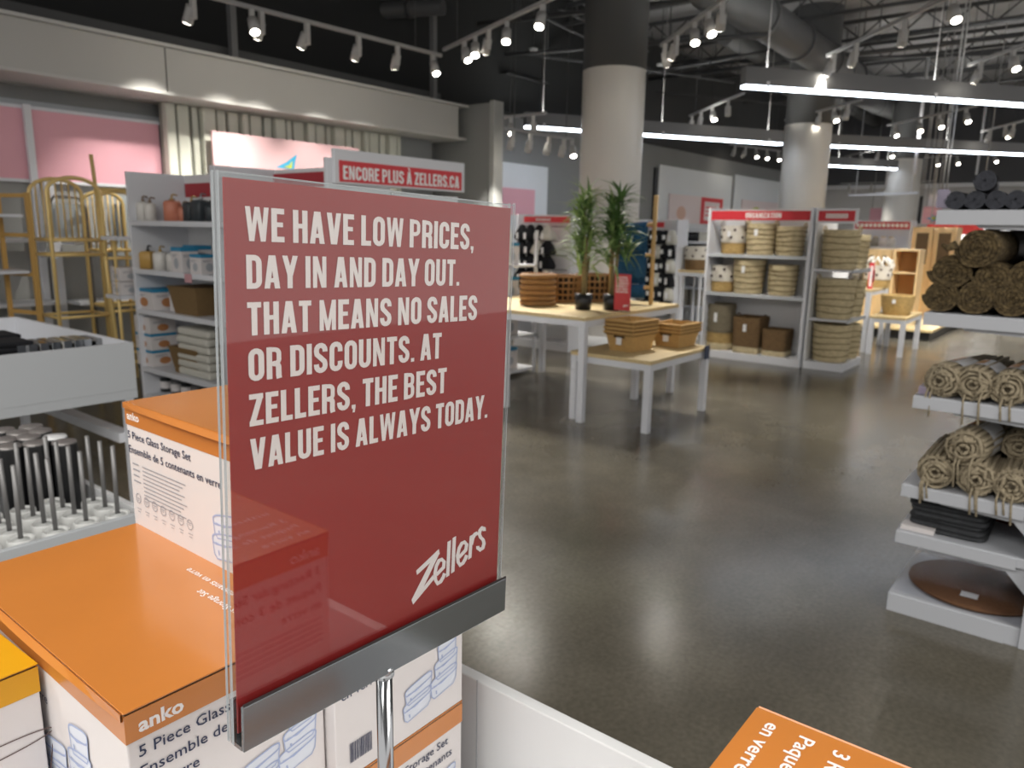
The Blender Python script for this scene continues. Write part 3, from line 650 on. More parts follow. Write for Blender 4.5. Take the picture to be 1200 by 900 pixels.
def bands(prof, cols, n=28, ridges=0, rz=.004, sq=None, M=None, name='woven_body', par=None):
    """a tapered woven basket in horizontal bands; prof: (radius, z) from bottom to top; cols: (z up to, material)"""
    z0 = prof[0][1]; zt = prof[-1][1]
    def R(z):
        for (a, b), (c, d) in zip(prof, prof[1:]):
            if b <= z <= d+1e-9: return a+(c-a)*(z-b)/(d-b+1e-9)
        return prof[-1][0]
    lo = z0
    for zc, m in cols:
        st = max(2, int((zc-lo)/(zt-z0)*ridges*2)+1); P = []
        if lo == z0: P.append((.001, z0))
        for i in range(st+1):
            z = lo+(zc-lo)*i/st; P.append((R(z)+(rz if i % 2 else 0), z))
        if abs(zc-zt) < 1e-6: P += [(R(zt)+.004, zt+.004), (R(zt)-.008, zt+.004), (R(zt)-.012, zt-.02), (R(z0)-.012, z0+.02), (.001, z0+.02)]
        MB().lathe(P, n, sq=sq).build(name if zc == zt else 'lower_band', m, par); lo = zc
def handle(par, x, y, z, w, h, m, ax='x', r=.008):
    pts = [(x+(w*math.cos(a) if ax == 'x' else 0), y+(w*math.cos(a) if ax == 'y' else 0), z+h*math.sin(a)) for a in (PI*i/8 for i in range(9))]
    MB().tube(pts, r, 6).build('handle', m, par)
straw = mat('straw_weave', '#e0cfa6', .85, var=.35, scale=22, bump=.8, bscale=70, stretch=(1, 1, 4)); straw2 = mat('straw_weave_tan', '#c6a66a', .85, var=.35, scale=22, bump=.8, bscale=70, stretch=(1, 1, 4))
rope = mat('white_rope_weave', '#ded8cc', .9, var=.15, scale=30, bump=.6, bscale=80, stretch=(1, 1, 4)); brownw = mat('brown_weave', '#7d6240', .85, var=.35, scale=25, bump=.8, bscale=60, stretch=(1, 1, 3)); greyw = mat('grey_weave', '#857b66', .85, var=.3, scale=25, bump=.8, bscale=60, stretch=(1, 1, 3))
dkwood = mat('brown_wicker', '#a87a48', .55, var=.35, scale=30, bump=.7, bscale=60, stretch=(1, 1, 5)); dkdot = mat('dark_pompom', '#3a1f1c', .9)
tagm = mat('hang_tag_white', '#e9e9ea', .5); tanb = mat('tan_paper_weave', '#cda567', .8, var=.2, scale=26, bump=.7, bscale=80, stretch=(1, 1, 4)); white_rope = mat('white_cord', '#dcd8d0', .8)
stitch = mat('stitch_dark', '#7a6743', .9)
def basket(label, loc, r, h, cols, group=None, taper=.85, handles=None, sq=None, rotz=0, tagged=True, dots=False, ridges=6, side=-1, name='woven_basket'):
    t = thing(name, label, 'basket', loc, rotz, group)
    if sq: bands([(taper, 0), (1, h)], [(h*f, m) for f, m in cols], 28, ridges, .02, sq=sq, par=t); rr = sq[0]; ry = sq[1]
    else: bands([(r*taper, 0), (r*(taper+.6*(1-taper)+random.uniform(-.01, .03)), h*.45), (r*random.uniform(.97, 1.03), h)], [(h*f, m) for f, m in cols], 28, ridges, .010, par=t); rr = ry = r
    if handles:
        for s_ in (-1, 1): handle(t, 0, s_*(ry-.005), h-.01, rr*.32, handles, cols[-1][1] if not dots else white_rope, 'x', .008)
    if len(cols) < 4 and cols[-1][1] is straw and not sq:
        for k in range(1, ridges):
            z = h*k/ridges; rz_ = r*(taper+(1-taper)*z/h+.025)+.007; ph = random.uniform(0, 6)
            MB().tube([(rz_*math.cos(a), rz_*math.sin(a), z+.007*math.sin(2*a+ph)) for a in (2*PI*i/28 for i in range(28))], .0055, 5, closed=True).build('stitch_line', stitch, t)
    if tagged: MB().box(-rr-.018, -rr-.014, -.02, .02, h*.62, h*.82).build('hang_tag', tagm, t)
    if dots:
        for k in range(7):
            a = 2*PI*k/7
            for zz in (.60, .86): MB().ball((rr*1.01*math.cos(a+zz), ry*1.01*math.sin(a+zz), h*zz), .017, 8, 5).build('pompom', dkdot, t)
    return t

# ---------------------------------------------------------------- left gondola with bathroom goods
GX, GD = 2.9, .5
g1 = gondola('bathroom_shelving', 'white shelving unit with bathroom goods left of the large sign', 'x', 4.98, 6.26, GX, GD, 1.9, [.33, .81, 1.135, 1.515], None, .1)
MB().box(GX+GD-.034, GX+GD-.022, 5.0, 6.21, 1.72, 1.83).build('header_strip', mat('strip_red', '#a92f38', .5), g1)
g2 = gondola('bathroom_shelving', 'white shelving unit whose top rail shows above the large sign', 'x', 3.72, 4.97, GX, GD, 1.9, [.33, .81, 1.135, 1.515], None, .1)
MB().box(GX+GD-.034, GX+GD-.022, 3.75, 4.94, 1.77, 1.87).build('header_strip', MATS['strip_red'], g2)
g3 = gondola('rear_shelving', 'rear side of the bathroom shelving, showing only above the large sign', 'x', 3.72, 6.2, 3.42, .62, 1.72, [.5, .9, 1.3], None, .1)
t = thing('shop_banner', 'raised white header board with red web shop lettering strip above the sign', 'sign', (2.955, 3.69, 1.752))
bevel(MB().box(-.02, 1.12, 0, .03, 0, .20).build('board', white, t), .004)
MB().box(.012, 1.085, -.004, 0, .012, .135).build('red_strip', mat('bright_red_print', '#d63a42', .5), t)
Plane((0, -.004, 0), (1, 0, 0), (0, 0, 1), .001).caps('ENCORE PLUS ` ZELLERS.CA', .080, .548, .026, mat('banner_white', '#f6f4f4', .5), t, width=1.02, align='c', step=1e-5)
cer = mat('ceramic_white', '#dcd9d3', .35); coral = mat('coral_ceramic', '#c98068', .45); char = mat('charcoal_ceramic', '#3b4145', .45); goldp = mat('brushed_gold', '#c2a262', .35, .7); brz = mat('bronze_pump', '#8a7763', .4, .5); blk = mat('pump_black', '#1c1d1f', .4)
amber = mat('amber_bottle', '#c19a55', .35)
D0 = GX+.10
for k, (px, m_, p_, r, h, lab) in enumerate([(169, cer, brz, .045, .13, 'white'), (177, cer, brz, .035, .12, 'slim white'), (186, cer, brz, .035, .115, 'second slim white'), (203, coral, goldp, .055, .135, 'large coral'), (216, coral, brz, .035, .09, 'small coral'), (226, char, goldp, .045, .12, 'charcoal with gold pump'), (237, char, mat('pump_steel', '#aaaeb2', .3, .8), .05, .135, 'large charcoal'), (249, char, blk, .04, .10, 'charcoal at the sign edge')]):
    q = onx(px, 257, D0); dispenser('%s soap dispenser on the top shelf left of the sign' % lab, (D0+(.1 if k == 2 else 0), q.y, 1.5155), m_, p_, r, h, sq=(k in (5, 6)))
for k, (px, m_, p_, r, h, lab) in enumerate([(175, amber, blk, .045, .12, 'yellow amber bottle with black pump'), (189, cer, goldp, .048, .12, 'wide white bottle with gold pump'), (203, cer, brz, .038, .115, 'narrow white bottle')]):
    q = onx(px, 314, D0); dispenser('%s on the second shelf left of the sign' % lab, (D0, q.y, 1.136), m_, p_, r, h, sq=(k == 0))
blu = mat('carton_blue', '#2e86ad', .5); pic_b = mat('picture_copper', '#b87f52', .6); pic_g = mat('picture_grey', '#a9adb3', .6)
GL, GR = 'blue topped bathroom boxes', None
for k, (px, w, h, dx, z, lab) in enumerate([(218, .15, .19, 0, 1.136, 'tall white box with grey picture and blue top'), (240, .15, .145, 0, 1.136, 'white box with blue top beside the sign edge'), (233, .18, .20, .17, 1.136, 'blue topped box behind the other two')]):
    q = onx(px, 322, D0+dx); carton(lab+', second shelf', (D0+dx, q.y, z), .14, w, h, 0, card, blu, group=GL, pic=pic_g)
q = onx(180, 366, D0); carton('wide white box with copper picture on the third shelf', (D0+.05, q.y, .811), .24, .30, .17, 0, card, blu, group=GL, pic=pic_b)
q = onx(205, 368, D0); carton('second white box with copper picture behind on the third shelf', (D0+.12, q.y+.02, .811), .2, .18, .155, 0, card, blu, group=GL, pic=pic_b)
kr = mat('kraft_bin', '#7d6440', .85, var=.1, scale=30)
for z, nm in ((.811, 'third'), (.331, 'fourth')):
    q = onx(231, 380, D0+.05)
    t = thing('paper_basket', 'brown kraft basket with slanted sides on the %s shelf' % nm, 'basket', (D0+.1, q.y-(.0 if nm == 'third' else -.06), z))
    MB().box(-.13, .13, -.17, .17, 0, .2, top=1.22).build('body', kr, t); MB().box(-.165, .165, -.212, .212, .2, .215).build('rim', kr, t)
for k in range(3):
    q = onx(178, 420, D0); carton('white box with blue top and copper picture, %s of the bottom left stack' % ['lowest', 'middle', 'topmost'][k], (D0+.05, q.y, .331+k*.138), .22, .26, .136, 0, card, blu if k < 2 else None, group=GL, pic=pic_b)
twl = mat('white_towel', '#cfcdc3', .95, var=.08, scale=60, bump=.4)
for k in range(6):
    q = onx(233, 440, D0); o = bevel(MB().box(-.15, .15, -.23, .23, .003, .062).build('folded_towel', twl, None, (D0+.1+random.uniform(-.008, .008), q.y-.02, .331+k*.063)), .02, 3); tag(o, 'folded white towel, %s of the stack on the fourth shelf' % ['lowest', 'second', 'third', 'fourth', 'fifth', 'topmost'][k], 'towel', 'folded white towels left of the sign')
dcan = mat('dark_canister', '#3c3f40', .3, .3)
for k, px in enumerate([184, 196, 208, 220, 232, 244]):
    q = onx(px, 458, D0+.08); t = thing('tin', 'small dark tin on the bottom shelf, %s from left' % ORD[k], 'tin', (D0+.08, q.y, .101), 0, 'dark tins on the bottom shelf'); MB().lathe([(.001, 0), (.05, 0), (.05, .12), (0, .12)], 16).build('body', dcan if k % 2 else satin, t); MB().lathe([(.051, .03), (.051, .09)], 16).build('label_band', card, t)
for (py, z) in ((298, 1.1), (319, 1.102)):
    q = onx(243 if z < 1.101 else 220, py, GX-.002)
    if z > 1.101: tag(MB().box(-.002, .0, -.05, .05, -.03, .035).build('price_card', mat('price_pink', '#c99aa0', .5), None, (GX-.001, q.y, z+.0)), 'pink price card clipped to the second shelf edge', 'price card')

# ---------------------------------------------------------------- bays on the left wall
WY = 8.195
pm = mat('bay_frame_bluegrey', '#a4aaaf', .6)
def wallbox(name, px0, px1, py0, py1, mt, y=8.19, th=.02, par=None, build=True):
    """box on the left wall between two pixel columns, its edges following the wall"""
    a = ony(px0, (py0+py1)/2, y); b = ony(px1, (py0+py1)/2, y); z1 = ony((px0+px1)/2, py0, y).z; z0 = ony((px0+px1)/2, py1, y).z
    m = MB().box(a.x, b.x, y-th, y, z0, z1); return m.build(name, mt, par) if build else (a.x, b.x, z0, z1)
xa, xb = 0.4, ony(197, 170, 8.1).x
struct(MB().box(xa, xb, 8.14, 8.195, 0, 2.60), 'wall_left_bay_frame', pm)
struct(MB().box(xa, xb-.18, 8.125, 8.14, 0.1, 1.87), 'wall_left_bay_back', mat('bay_back', '#9c9d9a', .5, var=.1, scale=2))
xp = ony(33, 150, 8.05).x; xr = ony(189, 170, 8.05).x
for x0_, x1_, lab in ((xp-2.0, xp-.02, 'pink display panel at the left edge, above the bamboo shelf'), (xp+.02, xr, 'pink display panel in the bay above the gold arch racks')):
    t = thing('pink_board', lab, 'panel', (x0_, 8.11, 1.885), 0, 'pink panels of the left wall'); L = x1_-x0_
    MB().box(0, L, -.03, 0, 0, .63).build('board', pink, t)
    MB().box(-.01, L+.01, -.045, -.03, .63, .66).build('top_rail', white, t); MB().box(-.01, L+.01, -.045, -.03, -.03, 0).build('bottom_rail', white, t)
for px in (33,):
    MBt = MB().box(-.03, .03, -.05, 0, 0, 2.55).build('upright_post', white, None, (xp, 8.07, 0)); tag(MBt, 'white upright post between the two pink panels', 'post')
tag(MB().box(-.045, .045, -.05, 0, 0, 1.86).build('upright_post', white, None, (xp+.09, 7.98, 0)), 'wider white upright post below the pink panels', 'post')
for k, z in enumerate((1.32, .75)):
    tag(bevel(MB().box(0, 1.55, -.38, 0, -.03, 0).build('wall_shelf', white, None, (xp+.15, 8.05, z))), 'long white wall shelf behind the gold racks, %s' % ('upper' if k == 0 else 'lower'), 'shelf')
    tag(bevel(MB().box(-1.6, 0, -.38, 0, -.03, 0).build('wall_shelf', white, None, (xp+.0, 8.05, z+.02))), 'white wall shelf at the left edge, %s' % ('upper' if k == 0 else 'lower'), 'shelf')
# fluted screen beside the bay
t = thing('fluted_screen', 'tall cream fluted slat screen under the soffit', 'screen', (0, 0, 0)); x = ony(196, 150, 7.9).x; xe = ony(468, 180, 7.9).x; k = 0
slm = mat('cream_slat', '#cfd0c4', .55); MB().box(x, xe, 8.0, 8.05, .2, 2.73).build('backing', mat('slat_backing', '#8f8f86', .7), t)
while x < xe:
    w = [.10, .13, .07, .15][k % 4]; bevel(MB().box(x, x+w, 7.90+.03*(k % 3), 8.0, .2, 2.73).build('slat', slm, t), .012); x += w+[.035, .05, .02][k % 3]; k += 1
tag(bevel(MB().box(xe+.02, 8.06, 7.95, 8.15, 0, 2.73).build('end_board', mat('end_board_grey', '#7d8082', .7), None)), 'plain grey board right of the fluted screen', 'board')
# pale pink banner with star figure
a = ony(248, 153, 7.75); b = ony(420, 172, 7.75); t = thing('pink_banner', 'pale pink banner with a blue and yellow star, in front of the fluted screen', 'sign', (a.x, 7.75, 1.75))
MB().box(0, b.x-a.x, 0, .03, 0, a.z-1.75).build('board', mat('pale_pink_print', '#d3aeb1', .4), t)
c = ony(338, 192, 7.74); P = Plane((0, -.0, 0), (1, 0, 0), (0, 0, 1), .003); u, v = c.x-a.x, c.z-1.75
P.quads([[(u-.17, v-.05), (u-.02, v+.02), (u+.13, v+.12), (u+.1, v+.03), (u+.08, v-.06)]], 'star_point', mat('star_blue', '#3c9cc0', .5), t)
P.quads([[(u-.06, v-.04), (u+.02, v-.01), (u+.06, v+.04), (u+.05, v-.05)]], 'star_centre', mat('star_yellow', '#b9bf3c', .5), t, k0=.002)
for k in range(3): MB().cyl((.3+.8*k, .015, -1.75), (.3+.8*k, .015, 0), .015, 8).build('stand_tube', satin, t)

# gold racks in front of the wall
gold = mat('gold_metal', '#e8cb86', .4, .2); bamb = mat('bamboo', '#c39a55', .5)
def arch_rack(label, x, y, W_, D_, H_, shelfz, spind=True, r=.016):
    t = thing('arch_rack', label, 'rack', (x, y, 0), 0, 'gold racks by the left wall')
    for k, yy in enumerate((0, D_)):
        rr = W_/2; pts = [(0, yy, 0), (0, yy, H_-rr*.6)]+[(rr-rr*math.cos(a), yy, H_-rr*.6+rr*.6*math.sin(a)) for a in (PI*i/12 for i in range(1, 12))]+[(W_, yy, H_-rr*.6), (W_, yy, 0)]
        MB().tube(pts, r, 8).build('arch_frame', gold, t)
        if spind and k == 1:
            for i in range(1, 8):
                f = i/8; a = math.acos(1-2*f); MB().cyl((W_*f, yy, H_-.52), (W_*f, yy, H_-rr*.6+rr*.6*math.sin(a)), .007, 6).build('spindle', gold, t)
    for z in shelfz:
        m = MB()
        for yy in (0, D_): m.cyl((0, yy, z), (W_, yy, z), .013, 8)
        for xx in (0, W_): m.cyl((xx, 0, z), (xx, D_, z), .013, 8)
        m.build('shelf_frame', gold, t)
    return t
q = ony(73, 330, 6.9); zz = ony(88, 211, 7.1).z
arch_rack('gold arch topped shelf rack with spindles, in front of the bay', ony(62, 300, 6.75).x, 6.75, .41, .36, zz, [.28, .72, zz-.62, zz-.5])
q = ony(108, 240, 7.2); arch_rack('narrow gold arch rack half hidden behind the first one', q.x+.02, 7.15, .36, .3, 1.78, [.3, .75, 1.25])
q0 = ony(123, 260, 6.7); q1 = ony(176, 260, 6.7); t = thing('ladder_rack', 'gold leaning ladder rack next to the shelving side panel', 'rack', (0, 0, 0), 0, 'gold racks by the left wall'); z1 = ony(116, 180, 6.7).z; zr = ony(140, 222, 6.7).z
MB().tube([(q0.x, 6.62, 0), (q0.x-.0, 6.85, z1)], .017, 8).build('upright', gold, t); MB().tube([(q1.x+.05, 6.62, 0), (q1.x+.05, 6.85, z1-.15)], .017, 8).build('upright', gold, t)
for z in (zr, 1.2, .75, .3): MB().cyl((q0.x, 6.62+.23*z/z1, z), (q1.x+.05, 6.62+.23*z/z1, z), .014, 8).build('rung', gold, t)
# pale board airer behind the racks
t = thing('airer', 'grey framed folding airer with pale slatted board behind the gold rack', 'airer', (0, 0, 0), 0); a = ony(54, 230, 7.55); b = ony(104, 278, 7.55)
MB().tube([(a.x, 7.55, .0), (a.x, 7.55, a.z-.1), (a.x+.06, 7.55, a.z), (b.x-.06, 7.55, a.z), (b.x, 7.55, a.z-.1), (b.x, 7.55, .0)], .014, 8).build('frame', satin, t); MB().box(a.x+.03, b.x-.03, 7.56, 7.575, b.z, a.z-.06).build('board', mat('pale_board', '#c4ced4', .5), t)
for k in range(6): MB().box(a.x+.06+k*.09, a.x+.075+k*.09, 7.545, 7.555, b.z+.05, a.z-.1).build('slat', white, t)
# striped board right of it, white step shelves with cartons
t = thing('striped_board', 'dark and pale striped board between the gold rack and white unit', 'board', (0, 0, 0)); a = ony(127, 235, 7.6); b = ony(160, 275, 7.6)
MB().box(a.x, b.x, 7.6, 7.62, b.z-.2, a.z+.05).build('backing', mat('pale_backing', '#aab3b8', .5), t)
for xx in (a.x+.02, b.x-.02): MB().box(xx-.01, xx+.01, 7.62, 7.64, 0, a.z).build('support', satin, t)
for k in range(5): MB().box(a.x+.03+k*.075, a.x+.065+k*.075, 7.585, 7.6, b.z-.05, a.z-.03).build('stripe', mat('stripe_dark', '#4c545b', .6), t)
t = thing('side_shelf', 'white two tier shelf stand beside the bathroom shelving', 'shelf', (0, 0, 0)); a = ony(127, 277, 6.45); z_a = a.z; z_b = ony(131, 346, 6.45).z
for z in (z_a, z_b): bevel(MB().box(a.x, a.x+.42, 6.33, 6.6, z-.03, z).build('shelf', white, t))
for xx in (a.x+.04, a.x+.38): MB().cyl((xx, 6.45, 0), (xx, 6.45, z_a), .014, 8).build('upright', gold, t)
for k in range(2): carton('small white carton on the lower tier of the side shelf, %s' % ('lower' if k == 0 else 'upper'), (a.x+.13, 6.45, z_b+.001+k*.115), .2, .16, .11, 0, card, group='cartons on the side shelf', pic=pic_g)
# bamboo shelf at the left edge
t = thing('bamboo_shelf', 'bamboo framed shelf with white boards at the left edge', 'shelf', (0, 0, 0)); a = ony(25, 226, 6.9); zt = a.z
for xx, yy in ((a.x, 6.8), (a.x-.09, 7.15), (a.x-.75, 6.8), (a.x-.84, 7.15)): MB().box(xx-.016, xx+.016, yy-.016, yy+.016, 0, zt).build('post', bamb, t)
for k in range(5):
    z = zt-.02-k*.31
    for xx in (a.x, a.x-.75): MB().beam((xx, 6.8, z), (xx-.09, 7.15, z), .03).build('rung', bamb, t)
for z in (zt-.18, zt-.62, zt-1.05, .3): bevel(MB().box(a.x-.8, a.x-.03, 6.82, 7.12, z-.012, z+.012).build('shelf_board', white, t))

# ---------------------------------------------------------------- tables in the middle
whl = mat('table_white', '#d4d6dc', .45)
def table(label, x0, x1, y0, y1, z, legs, lw=.055, ap=.05):
    t = thing('display_table', label, 'table', (0, 0, 0))
    bevel(MB().box(x0, x1, y0, y1, z-.03, z).build('tabletop', wood, t), .003)
    m = MB(); e = .006; m.box(x0+e, x0+e+.03, y0+e+.03, y1-e-.03, z-.03-ap, z-.031).box(x1-e-.03, x1-e, y0+e+.03, y1-e-.03, z-.03-ap, z-.031).box(x0+e, x1-e, y0+e, y0+e+.03, z-.03-ap, z-.031).box(x0+e, x1-e, y1-e-.03, y1-e, z-.03-ap, z-.031); m.build('apron', whl, t)
    for x, y in legs: bevel(MB().box(x-lw/2, x+lw/2, y-lw/2, y+lw/2, 0, z-.0315).build('leg', whl, t), .003)
    return t
TX0, TX1, TY0, TY1, TH = 4.89, 6.5, 3.165, 4.75, .845
table('tall display table with light wood top holding plants and round trays', TX0, TX1, TY0, TY1, TH, [(TX0+.03, TY0+.03), (TX1-.03, TY0+.03), (TX0+.03, 3.97), (TX0+.03, TY1-.03), (TX1-.03, TY1-.03)])
t2 = table('low display table with light wood top holding tan baskets', 4.95, 6.0, 2.61, 3.33, .56, [(4.98, 2.64), (5.97, 2.64), (4.98, 3.30), (5.97, 3.30)])
tag(MB().box(-.01, .0, -.04, .04, 0, .11).build('price_holder', mat('price_navy', '#26324f', .4), None, (5.88, 2.59, .47), PI/2), 'small navy price card at the right corner of the low table', 'price card')
# nested tan baskets
def nest(label, cx, cy, z, sx, sy, h, n, rot, step=.031):
    for k in range(n):
        t = thing('tan_basket', '%s, %s of the nest' % (label, 'bottom' if k == 0 else 'top' if k == n-1 else ORD[k]), 'basket', (cx, cy, z+k*step), rot, label+'s')
        w_ = 1-.002*k; m = MB(); T0, T1 = .80, 1.0; wl_ = .012
        def ringv(f, z_, i): return [(-(sx/2)*f+i, -(sy/2)*f+i, z_), ((sx/2)*f-i, -(sy/2)*f+i, z_), ((sx/2)*f-i, (sy/2)*f-i, z_), (-(sx/2)*f+i, (sy/2)*f-i, z_)]
        vs = ringv(T0, 0, 0); L = 5
        for j in range(1, L+1): vs += ringv(T0+(T1-T0)*j/L, h*j/L, 0)
        vs += ringv(T1, h, wl_); vs += ringv(T0, .01, wl_)
        fs = [(3, 2, 1, 0)]; R_ = L+2
        for j in range(R_):
            for q_ in range(4): fs.append((j*4+q_, j*4+(q_+1) % 4, j*4+4+(q_+1) % 4, j*4+4+q_))
        fs.append(tuple(R_*4+q_ for q_ in range(4))); m.add(vs, fs)
        m.build('body', tanb, t); r_ = MB()
        v2 = ringv(1.0, h-.014, -.012)+ringv(1.0, h+.002, -.013)+ringv(1.0, h+.004, wl_)+ringv(1.0, h-.012, wl_)
        r_.add(v2, [(j*4+q_, j*4+(q_+1) % 4, ((j+1) % 4)*4+(q_+1) % 4, ((j+1) % 4)*4+q_) for j in range(4) for q_ in range(4)]).build('rim', tanb, t)
        MB().add(ringv(1.0, h-.026, -.004)+ringv(1.0, h-.014, -.005), [(q_, (q_+1) % 4, 4+(q_+1) % 4, 4+q_) for q_ in range(4)]).build('rim_shade_band', mat('rim_shade_brown', '#7d5c30', .9), t)  # dark band under the rim: shade between nested rims put into colour
        hx = -(sx/2)*.975; 
        if k in (0, n-1): MB().box(hx-.004, hx+.004, -.05, .05, h*.70, h*.80).build('handle_hole', mat('dark_gap', '#3d2c18', .9), t)
        if k == 0: MB().box(hx-.012, hx-.006, -.03+.0, .02, h*.35, h*.72).build('hang_tag', tagm, t)
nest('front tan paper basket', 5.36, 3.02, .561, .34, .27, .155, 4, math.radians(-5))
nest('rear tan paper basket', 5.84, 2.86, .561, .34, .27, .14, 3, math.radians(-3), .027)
# round wicker trays
for k in range(6):
    z = TH+.001+k*.047; t = thing('round_tray', 'round brown wicker tray, %s of the stack on the tall table' % ['lowest', 'second', 'third', 'fourth', 'fifth', 'topmost'][k], 'tray', (5.42, 4.02, z), k*.7, 'round wicker trays')
    MB().lathe([(.001, 0), (.140, 0), (.156, .006), (.163, .016), (.164, .03), (.160, .038), (.150, .042), (.148, .046), (.146, .04), (.146, .008), (.001, .008)], 36).build('body', dkwood, t)
# dark lattice baskets behind
for k, (x, y, w, h) in enumerate([(5.85, 4.05, .17, .25), (6.13, 3.885, .165, .26)]):
    t = thing('lattice_basket', 'dark brown open weave basket behind the plants, %s from left' % ORD[k], 'basket', (x, y, TH+.001), 0, 'dark open weave baskets')
    MB().lathe([(.001, 0), (w*.93, 0), (w*.93, .01), (.001, .012)], 24).build('base', dkwood, t)
    for j in range(5): MB().tube([(w*(.92+.02*j)*math.cos(a), w*(.92+.02*j)*math.sin(a), .02+j*(h-.03)/4) for a in (2*PI*i/20 for i in range(20))], .011, 6, closed=True).build('hoop', dkwood, t)
    m = MB()
    for j in range(20):
        a = 2*PI*j/20; m.beam((w*.91*math.cos(a), w*.91*math.sin(a), .01), (w*math.cos(a), w*math.sin(a), h), .012, .02)
    s_ = m.build('uprights', dkwood, t); MB().lathe([(w*.84, .012), (w*.88, h-.03)], 24).build('liner', mat('dark_liner', '#2d2016', .9), t)

# potted palms
leafm = mat('palm_leaf', '#739455', .5, col2='#3f6130', scale=3); leafl = mat('palm_leaf_light', '#b0c57c', .5, col2='#648446', scale=3); canem = mat('palm_cane', '#8a7a52', .8, var=.3, scale=30)
def leaf_mesh(L, Wd, droop):
    m = MB(); n = 6; vs = []
    for i in range(n+1):
        f = i/n; w = Wd*math.sin(PI*min(1, f*.9+.1))**.8*(1-f*.75); x = L*f; z = L*(.35*f-droop*f*f); vs += [(x, -w, z+w*.35), (x, 0, z), (x, w, z+w*.35)]
    fs = [(i*3+k, i*3+k+1, i*3+k+4, i*3+k+3) for i in range(n) for k in range(2)]
    return m.add(vs, fs, True)
LM = [leaf_mesh(.27, .021, .45).mesh('leaf', leafm), leaf_mesh(.31, .022, .75).mesh('leaf', leafm), leaf_mesh(.28, .021, .3).mesh('leaf', leafl), leaf_mesh(.30, .022, .9).mesh('leaf', leafl)]
def palm(label, x, y, crowns, spread, light, canes):
    t = thing('potted_palm', label, 'potted plant', (x, y, TH+.001))
    MB().lathe([(.001, 0), (.066, 0), (.076, .13), (.072, .13), (.067, .115), (.001, .115)], 22).build('pot', black, t)
    MB().lathe([(.067, .116), (.001, .122)], 14).build('soil', mat('soil', '#2b2119', .95), t)
    for k, (cx, cy, cz) in enumerate(canes):
        MB().tube([(cx*.3, cy*.3, .1), (cx*.6, cy*.6, .1+cz*.45), (cx, cy, cz)], [.016, .014, .010], 8).build('cane', canem, t)
    for (cx, cy, cz, n, s_) in crowns:
        for i in range(n):
            o = bpy.data.objects.new('leaf', LM[(2 if random.random() < light else 0)+(i % 2)]); COL.objects.link(o); o.parent = t
            az = i*2.39996+random.uniform(-.3, .3); el = random.uniform(-.15, 1.15) if i % 3 else random.uniform(.7, 1.35)
            o.location = (cx+random.uniform(-.02, .02), cy+random.uniform(-.02, .02), cz+random.uniform(-.07, .06)); o.rotation_euler = (random.uniform(-.3, .3), -el*.85, az); k_ = s_*random.uniform(.8, 1.15); o.scale = (k_,)*3
    return t
def crowns(ax, ay, z0, z1, n, per, s_):
    out = []
    for k in range(n):
        f_ = k/(n-1); out.append((ax+.035*math.sin(k*2.1), ay+.035*math.cos(k*2.1), z0+(z1-z0)*f_, per if f_ > .25 else per//2, s_*(1.05-.25*f_)))
    return out
palm('potted palm with lighter leaves and two bare canes, left of the pair', 5.40, 3.52, crowns(0, .01, .34, .90, 9, 31, .88), .2, .8, [(.02, .03, .85), (-.03, -.03, .6), (.03, -.02, .45)])
palm('potted palm with darker leaves, right of the pair beside the red card', 5.55, 3.33, crowns(0, 0, .42, .91, 8, 32, .92)+[(.05, -.10, .46, 16, .95)], .2, .2, [(.0, .02, .88), (.03, -.03, .55)])
# red price card
t = thing('price_card', 'upright red price promise card on the tall table beside the plants', 'sign', (5.50, 3.20, TH+.001), math.radians(2))
MB().box(-.001, .001, -.075, .075, .01, .31).build('card', mat('card_red', '#c23a40', .5), t); MB().box(-.03, .03, -.078, .078, 0, .008).build('foot', acr, t)
Pq = Plane((-.001, .075, 0), (0, -1, 0), (0, 0, 1), .001)
for k, a in enumerate(['WE HAVE LOW PRICES,', 'DAY IN AND DAY OUT.', 'THAT MEANS NO SALES', 'OR DISCOUNTS. AT', 'ZELLERS, THE BEST', 'VALUE IS ALWAYS TODAY.']): Pq.caps(a, .017, .012, .272-k*.0235, ltr, t, width=.11+.004*(k % 3), step=1e-5)
Pq.quads([[(a*.017, b*.017) for a, b in q_] for q_ in allq], 'wordmark', wht, t, .085, .035, step=1e-5)
